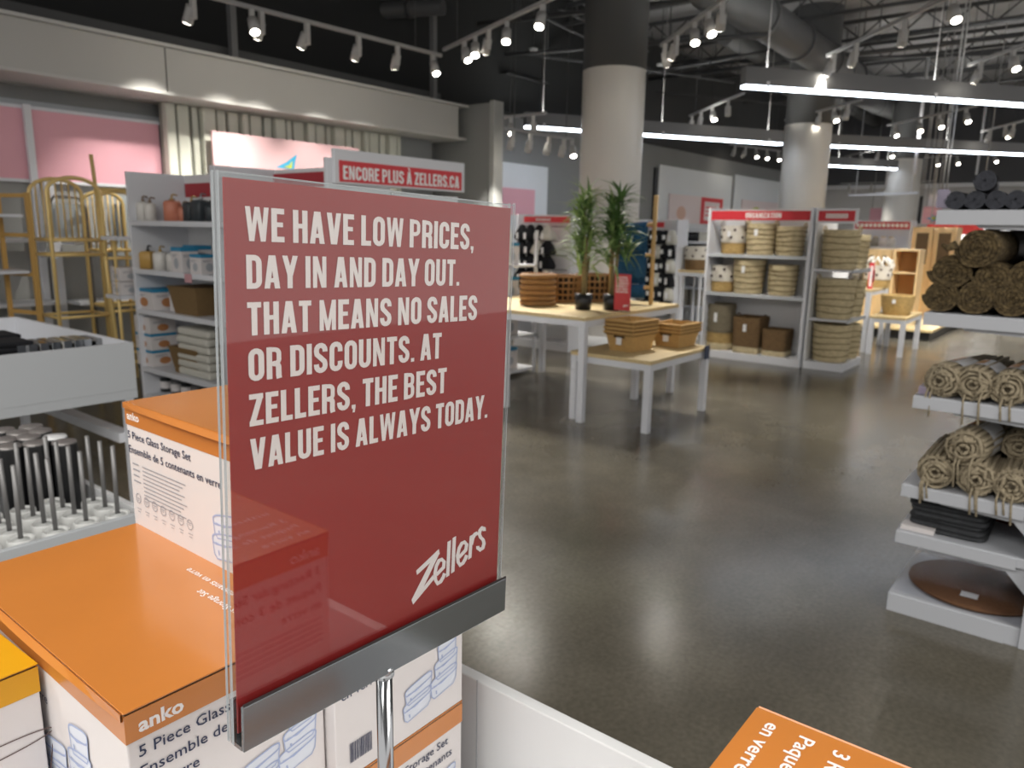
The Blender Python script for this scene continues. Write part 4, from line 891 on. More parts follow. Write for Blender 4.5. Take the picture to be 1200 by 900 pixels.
# ladder with blue towels
t = thing('towel_ladder', 'slim natural wood ladder standing on the tall table', 'ladder', (0, 0, 0)); lw_ = mat('ladder_wood', '#c2a06a', .55)
pa, pb = Vector((6.22, 3.315, TH)), Vector((6.30, 3.36, 1.83)); pc, pd = Vector((6.10, 3.68, TH)), Vector((6.18, 3.73, 1.78))
MB().tube([pa, (pa+pb)/2+Vector((0, .005, 0)), pb], .021, 8).build('rail', lw_, t); MB().tube([pc, pd], .021, 8).build('rail', lw_, t)
for f in (.16, .46, .74): MB().tube([pa+(pb-pa)*f, pc+(pd-pc)*f], .017, 8).build('rung', lw_, t)
bluet = mat('blue_towel', '#24557c', .95, var=.2, scale=40, bump=.4)
for k, (f, hh) in enumerate([(.74, .30), (.46, .26), (.16, .1)]):
    a = pa+(pb-pa)*f; c = pc+(pd-pc)*f; a = a+(c-a)*.18; c = pc+(pd-pc)*f+(pa+(pb-pa)*f-c)*.12
    d = (c-a).normalized(); m = MB(); n = d.cross(Vector((0, 0, 1))).normalized(); vs = []; NN = 16
    for j in range(NN+1):
        fj = j/NN; w = .006*math.sin(fj*18)
        for off, z in ((.028, -hh), (.03, -.02), (.018, .018), (-.018, .018), (-.03, -.02), (-.028, -hh*.8)):
            p_ = a+(c-a)*fj+n*(off+w)+Vector((0, 0, z)); vs.append(p_)
    m.add(vs, [(j*6+i_, j*6+i_+1, j*6+i_+7, j*6+i_+6) for j in range(NN) for i_ in range(5)], True)
    o = m.build('blue_towel', bluet); so = o.modifiers.new('thick', 'SOLIDIFY'); so.thickness = .012
    tag(o, 'blue towel hanging on the ladder, %s rung' % ['upper', 'middle', 'lowest'][k], 'towel', 'blue towels on the ladder')
#FARGROUND
# ---------------------------------------------------------------- basket shelving marked ORGANIZATION
OX = 8.7
org = gondola('basket_shelving', 'grey shelving unit of woven baskets under a red ORGANIZATION strip', 'x', 2.70, 3.93, OX, .48, 1.80, [.80, 1.26], (1.66, 1.765, None), .09, rail='g')
MBh = None
Po = Plane((OX+.03, 3.72, 1.66), (0, -1, 0), (0, 0, 1), .003)
for ch_ in org.children:
    if ch_.name.startswith('header_strip'): Po.caps('ORGANIZATION', .06, .45, .024, wht, ch_, align='c', width=.42, step=1e-5)
end = gondola('end_shelving', 'end unit of large straw baskets beside the ORGANIZATION shelving', 'y', 8.72, 9.55, 2.24, .44, 1.78, [.58, 1.13], None, .09, sides=(0, 0), rail='g')
hs = MB().box(8.745, 8.76, 2.27, 2.67, 1.66, 1.765).build('header_strip', red, end); MB().box(8.725, 8.745, 2.24, 2.68, 1.63, 1.79).build('header_frame', white, end)
MB().box(8.722, 8.7249, 2.27, 2.65, 1.655, 1.765).build('header_print', red, end); Plane((8.722, 2.65, 1.655), (0, -1, 0), (0, 0, 1), .002).quads([rect(.08+.026*k, .10+.026*k, .03, .08) for k in range(9)], 'lettering_marks', wht, end)
S = [(.35, straw2), (1, rope)]; SW = [(1, straw)]
BG = 'woven baskets on the ORGANIZATION shelves'
def ob(px, z, r, h, cols, lab, **k):
    q = onx(px, 300, OX+.2); return basket(lab, (OX+k.pop('dx', .22), q.y, z+.001), r, h, cols, group=BG, **k)
ob(858, 1.26, .155, .33, [(.4, straw2), (1, rope)], 'white and tan rope basket with loop handles, top shelf left', handles=.13, dots=True)
ob(890, 1.26, .175, .36, [(.33, straw), (.66, straw), (1, straw)], 'straw basket with small ears, top shelf centre', handles=.05)
ob(924, 1.26, .165, .33, SW, 'straw basket with dark tie, top shelf right', handles=.05, tagged=False)
ob(849, .80, .15, .32, [(.4, straw2), (1, rope)], 'white and tan rope basket, middle shelf left', handles=.04, dots=True, tagged=False)
ob(879, .80, .185, .40, SW, 'tall straw basket, middle shelf centre', handles=.04)
ob(919, .80, .165, .35, SW, 'straw basket leaning dark, middle shelf right', tagged=False)
ob(850, .09, .165, .56, [(.15, straw), (.38, straw2), (1, greyw)], 'tall grey and tan laundry basket, bottom shelf left', taper=.97)
ob(886, .09, 0, .43, [(.18, straw), (1, brownw)], 'square brown basket with pale base, bottom shelf centre', sq=(.185, .17), taper=.92, handles=.04)
ob(919, .09, 0, .31, [(.2, straw), (1, brownw)], 'small square brown basket, bottom shelf right', sq=(.15, .15), taper=.92, tagged=False)
EG = 'large straw baskets on the end unit'
for lab, x, y, z, r, h, col in [('large striped straw basket, end unit top left', 8.93, 2.44, 1.131, .19, .43, straw), ('plain straw basket, end unit top right', 9.33, 2.42, 1.131, .18, .38, straw), ('large straw basket, end unit middle left', 8.95, 2.45, .581, .2, .44, straw), ('straw basket with tassels, end unit middle right', 9.33, 2.43, .581, .19, .42, straw),
                                ('large straw basket, end unit bottom left', 8.97, 2.45, .091, .2, .42, straw), ('straw basket, end unit bottom right', 9.36, 2.43, .091, .19, .40, straw)]:
    t = basket(lab, (x, y, z), r, h, [(1, col)], group=EG, handles=.05 if 'left' in lab else None, taper=.88, side=1, tagged=('right' in lab))
    if 'tassels' in lab:
        for k in range(8): a = 2*PI*k/8; MB().cyl((r*1.02*math.cos(a), r*1.02*math.sin(a), h*.75), (r*1.05*math.cos(a), r*1.05*math.sin(a), h*.55), .012, 6).build('tassel', straw, t)
t = thing('shelf_label', 'red price flag at the end of the basket end unit', 'price card', (9.5, 2.2, .98)); MB().box(-.04, .04, -.004, 0, 0, .13).build('flag', MATS['bright_red_print'], t); MB().box(-.005, .005, 0, .03, .05, .07).build('clip', white, t)

# ---------------------------------------------------------------- rug shelving at the right
RX = 3.2; RE = .55
rs = thing('rug_shelving', 'white cantilever shelving with rolled rugs at the right edge', 'shelving unit', (0, 0, 0))
bevel(MB().box(RX-.01, RX+.05, .03, .095, 0, 2.2).build('upright_post', shw, rs)); MB().box(RX+.05, RX+.62, .03, .06, 0, 2.2).build('back_panel', shw, rs); bevel(MB().box(RX+.57, RX+.63, .03, .095, 0, 2.2).build('upright_post', shw, rs))
SZ = [(.075, .08), (.345, .04), (.54, .04), (.90, .04), (1.222, .04), (1.60, .045)]
for k, (z, th) in enumerate(SZ):
    s_ = bevel(MB().box(RX, RX+.60, .095, RE, z-th, z).build('shelf', shw, rs), .004)
    MB().box(RX-.006, RX, .14, RE-.002, z-th-.008, z-.004).build('price_rail', shw, s_)
    if k:
        for x in (RX+.02, RX+.56): MB().add([(x, .095, z-th), (x, RE-.12, z-th), (x, RE-.14, z-th-.02), (x, .17, z-th-.03), (x, .095, z-th-.11), (x+.004, .095, z-th), (x+.004, RE-.12, z-th), (x+.004, RE-.14, z-th-.02), (x+.004, .17, z-th-.03), (x+.004, .095, z-th-.11)], [(0, 1, 2, 3, 4), (9, 8, 7, 6, 5), (0, 5, 6, 1), (1, 6, 7, 2), (2, 7, 8, 3), (3, 8, 9, 4), (4, 9, 5, 0)]).build('bracket', shw, s_)
for x, y in ((RX+.06, RE-.06), (RX+.06, .16)): MB().cyl((x, y, 0), (x, y, -.0+.0), .02, 10) if 0 else None
def roll(name, label, cat, y, z, r, L, m, turns=4, group=None, x0=0., sleeve=None, oval=1.0, wob=.0, yaw_=0., fr=None):
    """a rug rolled up, lying along X with its spiral end towards -X"""
    t = thing(name, label, cat, (RX+x0, y, z+r*min(1, oval)), yaw_, group); n = turns*20; th = r/(turns+.6)
    def P(i, o):
        a = 2*PI*i/20; rr = r*.16+(r*.84-th*.0)*(i/n); rr = max(.004, rr-(th*.80 if o else 0)); rr *= 1+wob*math.sin(a*3.1+i)*.5
        return rr*math.cos(a), rr*math.sin(a)*oval
    vs = []
    for i in range(n+1):
        for o in (0, 1):
            a, b = P(i, o); dx = random.uniform(0, .008)*(1 if wob else .3); vs += [(dx, a, b), (L, a, b)]
    fs = []
    for i in range(n):
        k = i*4; fs += [(k, k+4, k+5, k+1), (k+2, k+3, k+7, k+6), (k, k+2, k+6, k+4), (k+1, k+5, k+7, k+3)]
    fs += [(n*4, n*4+1, n*4+3, n*4+2)]
    o_ = MB().add(vs, fs, False).build('rug', m, t)
    MB().tube([(.012, 0, 0), (L-.01, 0, 0)], r*.80, 16).build('core', m, t)
    if sleeve:
        sx0, sx1, sm = sleeve; q = MB(); pr = []
        for k in range(25): a = 2*PI*k/24; pr += [(sx0, (r*1.03)*math.cos(a), (r*1.03)*math.sin(a)*oval), (sx1, (r*1.03)*math.cos(a), (r*1.03)*math.sin(a)*oval)]
        q.add(pr, [(k*2, k*2+1, k*2+3, k*2+2) for k in range(24)], True).build('paper_sleeve', sm, t)
    if fr:                                       # loose cords hanging from the end
        for k in range(fr):
            a = random.uniform(-2.6, -.4); y0_, z0_ = r*.8*math.cos(a), r*.8*math.sin(a); d = random.uniform(.04, .12)
            MB().tube([(-.004, y0_*.8, z0_*.3+.02), (-.02, y0_, z0_*.8), (-.022, y0_+random.uniform(-.01, .01), z0_-d*.5), (-.024, y0_+random.uniform(-.015, .015), z0_-d)], .0045, 6).build('cord', m, t)
    return t
dgrey = mat('charcoal_rug', '#43454c', .95, var=.25, scale=60, bump=.5); silv = mat('grey_sleeve', '#85878f', .4)
G1 = 'charcoal rug rolls on the top shelf'
def ry(px, z): return onx(px, 300, RX+.02).y
for k, px in enumerate([1119, 1142, 1167, 1190, 1213]):
    roll('rug_roll', 'charcoal rug roll on the top shelf, %s from left' % ORD[k], 'rug', onx(px, 236, RX+.02).y, 1.601, .0355, .50, dgrey, 5, G1, .02)
roll('rug_roll', 'charcoal rug roll with grey sleeve lying on top of the top shelf row', 'rug', onx(1154, 219, RX+.02).y, 1.601+.064, .038, .52, dgrey, 5, G1, .01, (.12, .45, silv), yaw_=.1)
jute = mat('brown_jute', '#705f40', .95, col2='#372d1c', scale=75, bump=1.0, bscale=110); jdk = mat('dark_sleeve', '#2c2522', .5)
G2 = 'brown jute rug rolls'
for k, (px, py, r, ov) in enumerate([(1102, 355, .0655, .95), (1143, 355, .070, .95), (1187, 357, .068, 1.0), (1232, 357, .068, 1.)]):
    q = onx(px, py, RX+.03); roll('jute_rug_roll', 'brown jute rug roll in the bottom row, %s from left' % ORD[k], 'rug', q.y, 1.223, r, .52, jute, 5, G2, .02, None, ov, .03)
for k, (px, py, r, ov, w) in enumerate([(1114, 319, .080, .74, 'left one with an open eye'), (1163, 325, .068, .85, 'middle one'), (1203, 325, .072, .85, 'right one at the frame edge')]):
    q = onx(px, py, RX+.03); roll('jute_rug_roll', 'brown jute rug roll in the second row, '+w, 'rug', q.y, q.z-r*ov, r, .5, jute, 4, G2, .02, None, ov, .03)
q = onx(1148, 291, RX+.03); t = roll('jute_rug_roll', 'topmost brown jute rug roll with a dark sleeve and loose end', 'rug', q.y, q.z-.072, .078, .5, jute, 5, G2, -.01, (.22, .44, jdk), .95, .03, yaw_=-.12)
MB().tube([(0, .07, .01), (-.015, .095, -.005), (-.01, .115, .01)], [.016, .013, .006], 8).build('loose_end', jute, t)
# cream rope rugs: wound cords at the end face
cord = mat('cream_rope', '#a89b82', .9, var=.3, scale=90, bump=.7); slv = mat('white_sleeve', '#cfd0d3', .45); slo = mat('ochre_print', '#b07a2c', .5)
def rope_roll(label, y, z, r, L, sleeve=None, fr=2, yaw_=0., x0=.02):
    t = thing('rope_rug_roll', label, 'rug', (RX+x0, y, z+r), yaw_, 'cream rope rug rolls')
    MB().tube([(.02, 0, 0), (L, 0, 0)], r*.9, 18).build('core', cord, t)
    nb = 20                                       # cords running lengthwise over the outside, then curling into the end
    for k in range(nb):
        a = 2*PI*k/nb+random.uniform(-.08, .08); rr = r*random.uniform(.92, 1.0); y_, z_ = rr*math.cos(a), rr*math.sin(a)
        MB().tube([(L, y_, z_), (L*.5, y_*1.02, z_*1.02), (.03, y_, z_), (.004, y_*.93, z_*.93)], r*.13, 6).build('cord', cord, t)
    for j in range(4):                            # wobbly coils on the end face
        n = 16; ra = r*(.92-.22*j); pts = []
        for i in range(n):
            a = 2*PI*i/n; w = ra*(1+random.uniform(-.07, .07)); pts.append((random.uniform(-.012, .012)-.004*j, w*math.cos(a), w*math.sin(a)*.96))
        MB().tube(pts, r*.10, 6, closed=True).build('coil', cord, t)
    for j in range(7):                            # strands crossing the end face
        a = random.uniform(0, 2*PI); b = a+random.uniform(.8, 2.2)
        MB().tube([(-.002, r*.85*math.cos(a), r*.85*math.sin(a)), (-.02, r*.5*math.cos((a+b)/2), r*.5*math.sin((a+b)/2)), (-.008, r*.8*math.cos(b), r*.8*math.sin(b))], r*.09, 6).build('strand', cord, t)
    for j in range(fr):
        y_ = random.uniform(-.6, .6)*r; d = random.uniform(.03, .09)
        MB().tube([(-.01, y_, -r*.3), (-.025, y_+.004, -r*.9), (-.03, y_-.004, -r-d)], .004, 6).build('loose_cord', cord, t)
    if sleeve:
        q = MB(); pr = []
        for k in range(25): a = 2*PI*k/24; pr += [(sleeve[0], r*1.1*math.cos(a), r*1.1*math.sin(a)), (sleeve[1], r*1.1*math.cos(a), r*1.1*math.sin(a))]
        s_ = q.add(pr, [(k*2, k*2+1, k*2+3, k*2+2) for k in range(24)], True).build('paper_sleeve', slv, t)
        pr = []
        for k in range(6): a = .9+k*.14; pr += [(sleeve[0]+.02, r*1.115*math.cos(a), r*1.115*math.sin(a)), (sleeve[1]-.02, r*1.115*math.cos(a), r*1.115*math.sin(a))]
        MB().add(pr, [(k*2, k*2+1, k*2+3, k*2+2) for k in range(5)], True).build('ochre_patch', slo, s_)
    return t
for k, (px, py) in enumerate([(1103, 447), (1141, 452), (1182, 458)]):
    q = onx(px, py, RX+.04); rope_roll('cream rope rug roll on the fourth shelf, %s from left' % ORD[k], q.y, .902, .0625, .42, (.08, .24), 2, -.25 if k == 0 else -.1)
for k, (px, py) in enumerate([(1097, 553), (1145, 560), (1187, 568)]):
    q = onx(px, py, RX+.04); rope_roll('cream rope rug roll on the third shelf bottom row, %s from left' % ORD[k], q.y, .542, .064, .44, None, 3)
q = onx(1131, 528, RX+.05); rope_roll('cream rope rug roll lying on top of the third shelf row', q.y, .542+.110, .066, .45, (.1, .26), 3, -.15)
q = onx(1196, 520, RX+.2); rope_roll('cream rope rug roll at the frame edge above the third shelf row', q.y, .542+.115, .06, .3, None, 1, -.1, .2)
tag(bevel(MB().box(0, .10, 0, .05, 0, .03).build('plastic_wrap', mat('mauve_pack', '#9a8ea3', .4), None, (RX+.03, RE-.06, .902))), 'mauve wrapped pack at the left end of the fourth shelf', 'pack')
# folded charcoal mats
cm = mat('charcoal_mat', '#3c3e41', .95, var=.3, scale=50, bump=.5)
for k in range(7):
    t = thing('folded_mat', 'folded charcoal mat, %s of the stack on the second shelf' % ['lowest', 'second', 'third', 'fourth', 'fifth', 'sixth', 'topmost'][k], 'mat', (RX+.24+random.uniform(-.012, .012), .39+random.uniform(-.012, .012)-(.03 if k == 6 else 0), .3465+k*.0195), random.uniform(-.05, .05), 'folded charcoal mats')
    m = MB(); m.lathe([(.001, 0), (.95, 0), (1.0, .004), (1.0, .013), (.95, .018), (.001, .018)], 28, sq=(.18, .135)); m.build('mat', cm, t)
tag(MB().lathe([(.001, 0), (.11, 0), (.115, .05), (.1, .1), (.001, .1)], 24).build('rolled_mat', mat('rust_mat', '#5d2d1e', .9), None, (RX+.48, .22, .346)), 'dark rust mat behind the charcoal stack', 'mat')
# round brown mat in a clear bag on the base
t = thing('round_mat', 'large round brown mat in a clear bag on the lowest shelf', 'mat', (RX+.26, .28, .080))
MB().lathe([(.001, 0), (.235, 0), (.243, .008), (.24, .016), (.001, .026)], 44).build('mat_disc', mat('brown_round_mat', '#67452a', .8, var=.2, scale=60, bump=.5, bscale=90), t)
MB().box(-.246, -.16, -.02, .03, .0, .0).build('x', white, t) if 0 else None
m = MB(); vs = []
for j in range(9):
    for i in range(13): vs.append((-.25+.5*j/8, -.19+.455*i/12, .030+random.uniform(-.003, .009)-(.028 if j in (0, 8) or i in (0, 12) else 0)))
m.add(vs, [(j*13+i, j*13+i+1, j*13+i+14, j*13+i+13) for j in range(8) for i in range(12)], True).build('clear_bag', bag, t)
MB().box(-.17, -.12, -.03, .03, .0245, .0255).build('label', tagm, t)
tag(bevel(MB().box(0, .08, -.06, .06, 0, .02).build('white_packet', card, None, (RX+.02, RE-.07, .346))), 'small white packet under the charcoal mats at the shelf corner', 'pack')

# ---------------------------------------------------------------- small tables right of the basket shelving
def stable(label, c, sx, sy, z):
    x, y = c; return table(label, x, x+sx, y, y+sy, z, [(x+.03, y+.03), (x+sx-.03, y+.03), (x+.03, y+sy-.03), (x+sx-.03, y+sy-.03)], .06)
stable('small low white table with a straw basket right of the end unit', (10.42, 1.98), 1.0, .43, .50)
stable('taller white table behind the end unit holding a pompom basket', (10.55, 2.45), .95, .5, .82)
basket('wide shallow straw basket on the small low table', (10.86, 2.19, .501), .195, .25, [(1, straw2)], taper=.8, tagged=True)
t = basket('white rope basket with dark pompoms on the taller small table', (11.28, 2.56, .821), .17, .28, [(.35, straw2), (1, rope)], handles=.1, dots=True, tagged=False)
for k in range(9): MB().tube([(.16*math.cos(k*.7), .16*math.sin(k*.7), .2), (.19*math.cos(k*.7+.1), .19*math.sin(k*.7+.1), .3), (.10*math.cos(k*.7+.3), .10*math.sin(k*.7+.3), .40), (.18*math.cos(k*.7+.8), .18*math.sin(k*.7+.8), .28)], .012, 6).build('cord_loop', white_rope, t)
t = thing('price_card', 'narrow red price strip on the taller small table', 'sign', (10.75, 2.52, .821)); MB().box(-.002, .002, -.03, .03, 0, .34).build('card', MATS['bright_red_print'], t); MB().box(-.003, -.002, -.016, .016, .03, .3).build('print', ltr, t)

# wooden furniture on a low platform
lw2 = mat('pale_wood', '#e6c795', .5, var=.15, scale=4, stretch=(6, 6, 1)); lwd = mat('shelf_inner_wood', '#b98a55', .6); cane_ = mat('cane_panel', '#6e5b43', .8, var=.2, scale=120)
t = thing('platform', 'low black platform with light wood top carrying wooden furniture', 'platform', (0, 0, 0)); MB().box(12.4, 15.6, 2.02, 4.1, 0, .13).build('plinth', black, t); bevel(MB().box(12.35, 15.65, 1.98, 4.15, .13, .17).build('deck', wood, t), .004)
def cabinet(label, px0, px1, x, z1, d, doors):
    a, b = onx(px0, 300, x).y, onx(px1, 300, x).y; t = thing('wood_cabinet', label, 'cabinet', (x, b, .171)); w = a-b; h = z1-.171
    if doors:
        MB().box(0, d, 0, w, 0, h).build('carcass', lw2, t)
        for k in range(2):
            y0 = w*k/2+.01; y1 = w*(k+1)/2-.01; dr = bevel(MB().box(-.02, 0, y0, y1, min(.55, h*.2), h-.02).build('door', lw2, t), .003)
            MB().box(-.024, -.0205, y0+.065, y1-.065, max(h*.45, h-.62), h-.10).build('cane_panel', cane_, dr); MB().cyl((-.04, (y0+.03) if k == 0 else (y1-.03), h*.5), (-.02, (y0+.03) if k == 0 else (y1-.03), h*.5), .012, 8).build('knob', bamb, dr)
        MB().box(-.012, 0, .05, w-.05, .1, .5).build('drawer_front', lw2, t)
    else:
        bevel(MB().box(0, d, 0, .03, 0, h).build('side', lw2, t), .002); bevel(MB().box(0, d, w-.03, w, 0, h).build('side', lw2, t), .002); MB().box(d-.02, d, .03, w-.03, 0, h).build('back', lwd, t)
        for z in (0, h*.33, h*.66, h-.03): MB().box(0, d-.02, .03, w-.03, z, z+.03).build('shelf', lw2, t)
    return t
zc = onx(1085, 266, 14.6).z; cabinet('tall pale wood cabinet with two cane doors', 1066, 1118, 14.6, zc, .5, True)
zc = onx(1055, 292, 13.3).z; cabinet('open wooden bookcase in front of the cane door cabinet', 1047, 1078, 13.3, zc, .4, False)
zc = onx(1030, 292, 13.6).z; cabinet('low wooden cabinet with one dark pane behind the pompom basket', 1014, 1045, 13.6, zc, .4, True)
t = thing('platform', 'black edged wooden platform at the right frame edge', 'platform', (0, 0, 0)); MB().box(11.2, 13.5, -.6, .62, 0, .13).build('plinth', black, t); MB().box(11.15, 13.55, -.65, .67, .13, .17).build('deck', wood, t)

# ---------------------------------------------------------------- bath textile shelving behind the tables
def at_x(px, x): return onx(px, 300, x).y
HX = 7.75; hy0, hy1 = at_x(669, HX), at_x(604, HX); hz = onx(640, 251, HX).z
hg = gondola('textile_shelving', 'white unit of black hanging textiles left of the plants', 'x', hy0, hy1, HX, .35, hz, [.5], None, .1)
Ph = Plane((HX-.0, hy1-.12, hz-.13), (0, -1, 0), (0, 0, 1), .004)
hh = MB().box(HX-.0, HX+.015, hy0+.04, hy1-.13, hz-.10, hz-.03).build('header_strip', MATS['bright_red_print'], hg); Ph.quads([rect(.2+.026*k, .22+.026*k, .048, .08) for k in range(9)], 'lettering_marks', wht, hh)
k = 0
for r in range(5):
    z = hz-.15-r*.175
    tb = MB().cyl((HX+.0, hy0+.05, z), (HX+.0, hy1-.05, z), .008, 6).build('hang_bar', satin, hg)
    for c in range(4):
        y = hy1-.13-c*.135; lab = 'black hanging cloth with white tag, %s row, %s from left' % (ORD[r], ORD[c])
        t = thing('hanging_cloth', lab, 'textile', (HX-.03, y, z-.17), random.uniform(-.2, .2), 'black hanging cloths left of the plants')
        col_ = blackf if (r+c) % 3 or c < 2 else twl
        MB().lathe([(.25, .01), (.8, 0), (1.0, .03), (.75, .10), (.5, .14), (.2, .19)], 14, sq=(.075, .098)).build('cloth', col_, t)
        MB().box(-.09, -.086, -.018+.03*(c % 2), .018+.03*(c % 2), .01, .09).build('tag', tagm, t)
NX = 9.9; ny0, ny1 = at_x(792, NX), at_x(742, NX); nz = onx(765, 257, NX).z
ng = gondola('textile_shelving', 'white unit of black and white towels behind the wooden ladder', 'x', ny0, ny1, NX, .35, nz, [.4], None, .1)
MB().box(NX, NX+.015, at_x(776, NX), at_x(748, NX), nz-.11, nz-.04).build('header_strip', MATS['bright_red_print'], ng)
for r in range(6):
    z = nz-.15-r*.2
    for c in range(5):
        y = ny0+.06+c*.10; t = thing('hanging_cloth', 'black and white patterned cloth behind the ladder, %s row, %s from right' % (ORD[r], ORD[c]), 'textile', (NX-.04, y, z-.2), random.uniform(-.3, .3), 'patterned cloths behind the ladder')
        MB().lathe([(.6, .0), (1.0, .01), (.9, .1), (.6, .19), (.2, .2)], 12, sq=(.06, .07)).build('cloth', blackf if (r*2+c) % 4 else twl, t); MB().box(-.075, -.07, -.022, .022, .04+.03*(c % 2), .13).build('tag', tagm, t)
KX = 10.6; ky0, ky1 = at_x(836, KX), at_x(784, KX); kz = onx(800, 266, KX).z
kg = gondola('towel_shelving', 'white shelving of dark towels and grey bins left of the basket unit', 'x', ky0, ky1, KX, .45, kz, [.42, .70, .95, 1.18, 1.38], None, .08)
for r, z in enumerate([.95, 1.18, 1.38]):
    for c in range(3):
        y = ky1-.12-c*.2; lab = 'dark folded towel stack, %s shelf from top, %s from left' % (ORD[2-r], ORD[c])
        t = thing('towel_stack', lab, 'towels', (KX+.2, y, z+.001), 0, 'dark towels on the far shelving')
        for j in range(3): bevel(MB().box(-.14, .14, -.085, .085, j*.045, j*.045+.043).build('folded_towel', [blackf, cm, blackf][j] if c < 2 else twl, t), .01)
gb = mat('grey_fabric_bin', '#a8a294', .85, var=.1, scale=30)
for c in range(2):
    t = thing('fabric_bin', 'grey fabric storage bin on the far shelving, %s from left' % ORD[c], 'storage bin', (KX+.2, ky1-.2-c*.3, .421), 0, 'grey fabric bins'); bevel(MB().box(-.17, .17, -.13, .13, 0, .22).build('body', gb, t), .01); MB().box(-.175, .175, -.135, .135, .22, .235).build('rim', mat('bin_rim', '#8d8779', .8), t)
q = onx(813, 304, 10.2); t = table('white side table between the towel shelving and basket unit', 10.0, 10.5, at_x(832, 10.2), at_x(803, 10.2), .98, [(10.03, at_x(831, 10.2)+.03), (10.47, at_x(831, 10.2)+.03), (10.03, at_x(804, 10.2)-.03), (10.47, at_x(804, 10.2)-.03)], .03)
basket('white and brown basket with pompoms left of the basket unit', (10.22, at_x(815, 10.2), .981), .16, .33, [(.45, brownw), (1, rope)], dots=True, tagged=False, group=None)
# rack of boxed goods just right of the large sign
t = thing('boxed_goods_rack', 'narrow white rack of boxed goods beside the right edge of the sign', 'rack', (5.95, 4.93, 0))
for x in (0, .45):
    for y in (-.15, .35): MB().box(x-.014, x+.014, y-.014, y+.014, 0, 1.5).build('post', white, t)
for z in (.06, .42, .80, 1.15): MB().box(-.014, .464, -.164, .364, z-.025, z).build('shelf', white, t)
for k, z in enumerate((.061, .421, .801, 1.151)): carton('white box with blue top on the narrow rack, %s shelf from floor' % ORD[k], (6.12, 5.05, z), .24, .34, .22, 0, card, blu, group='boxes on the narrow rack', pic=pic_g)

# ---------------------------------------------------------------- far left wall panels and posters
bw = mat('blue_white_panel', '#dde1e4', .6, var=.03, scale=2)
def wpanel(lab, px0, px1, py0, py1, m, y=8.19, cat='panel', name='wall_panel', th=.03, group=None):
    x0, x1, z0, z1 = wallbox('', px0, px1, py0, py1, m, y, th, None, False); t = thing(name, lab, cat, (x0, y, z0), 0, group)
    MB().box(0, x1-x0, -th, 0, 0, z1-z0).build('board', m, t); return t, x1-x0, z1-z0
wpanel('pale blue white wall panel right of the partition', 560, 639, 191, 330, bw)
wpanel('pink poster on the pale panel right of the partition', 586, 625, 221, 252, pink, 8.15, 'poster', 'poster')
wpanel('large pale wall panel right of the near column', 768, 853, 199, 330, bw)
wpanel('large pale wall panel left of the second column', 856, 918, 209, 330, bw)
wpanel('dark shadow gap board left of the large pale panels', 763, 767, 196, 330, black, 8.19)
t, w, h = wpanel('pale poster with faint figure and red frame corner', 783, 846, 230, 262, mat('poster_pale', '#e4d6d6', .4), 8.14, 'poster', 'poster')
P = Plane((0, -.03, 0), (1, 0, 0), (0, 0, 1), .004); fr_ = MATS['bright_red_print']
P.quads([rect(w*.55, w*.98, h*.84, h*.99), rect(w*.55, w*.62, 0, h*.84), rect(w*.92, w*.98, h*.5, h*.84), rect(w*.55, w*.8, 0, h*.14)], 'red_frame', fr_, t)
P.quads([[(w*.2+w*.08*math.cos(a), h*.35+h*.25*math.sin(a)) for a in (2*PI*i/16 for i in range(16))]], 'faint_figure', mat('figure_peach', '#d9b3a2', .5), t)
q = [rect(w*.64, w*.9, h*.3, h*.36), rect(w*.64, w*.9, h*.45, h*.5), rect(w*.64, w*.86, h*.6, h*.65)]; P.quads(q, 'print_lines', MATS['bright_red_print'], t)
t, w, h = wpanel('colourful pale poster low on the panel left of the second column', 868, 912, 236, 262, mat('poster_pale', '#e4d6d6', .4), 8.14, 'poster', 'poster')
P = Plane((0, -.03, 0), (1, 0, 0), (0, 0, 1), .004)
P.quads([[(w*.35+w*.12*math.cos(a), h*.5+h*.22*math.sin(a)) for a in (2*PI*i/16 for i in range(16))]], 'yellow_patch', MATS['star_yellow'], t); P.quads([rect(w*.6, w*.95, h*.3, h*.7)], 'pink_patch', pink, t)
# shelving along the left wall far off
for k, (px0, px1, lab) in enumerate([(640, 700, 'far wall shelving behind the near column'), (783, 850, 'far wall shelving below the faint figure poster'), (856, 915, 'far wall shelving below the colourful poster')]):
    a, b = ony(px0, 290, 7.7).x, ony(px1, 290, 7.7).x
    g_ = gondola('wall_shelving', lab, 'y', a, b, 7.7, .45, 1.55, [.5, .9, 1.25], None, .1)
    n = int((b-a-.2)/.42)
    for r, z in enumerate((.1, .5, .9, 1.25)):
        for c in range(min(n, 9)):
            if (r*7+c*3+k) % 5 == 0: continue
            w = random.uniform(.22, .34); h = random.uniform(.16, .26); mm = random.choice([card, blackf, gb, straw, twl, cm])
            t = thing('storage_tub', '%s tub on %s, %s shelf up, %s along' % ({'white_card': 'white', 'black_fabric': 'black', 'grey_fabric_bin': 'grey', 'straw_weave': 'straw', 'white_towel': 'cream', 'charcoal_mat': 'charcoal'}[mm.name], lab, ORD[r], ORD[c]), 'tub', (a+.25+c*.42, 7.93, z+.001), 0, 'goods on the far wall shelving')
            bevel(MB().box(-w/2, w/2, -.15, .15, 0, h, top=1.06).build('body', mm, t), .008); MB().box(-w/2*1.08, w/2*1.08, -.165, .165, h, h+.02).build('lid', card if mm is not card else gb, t)
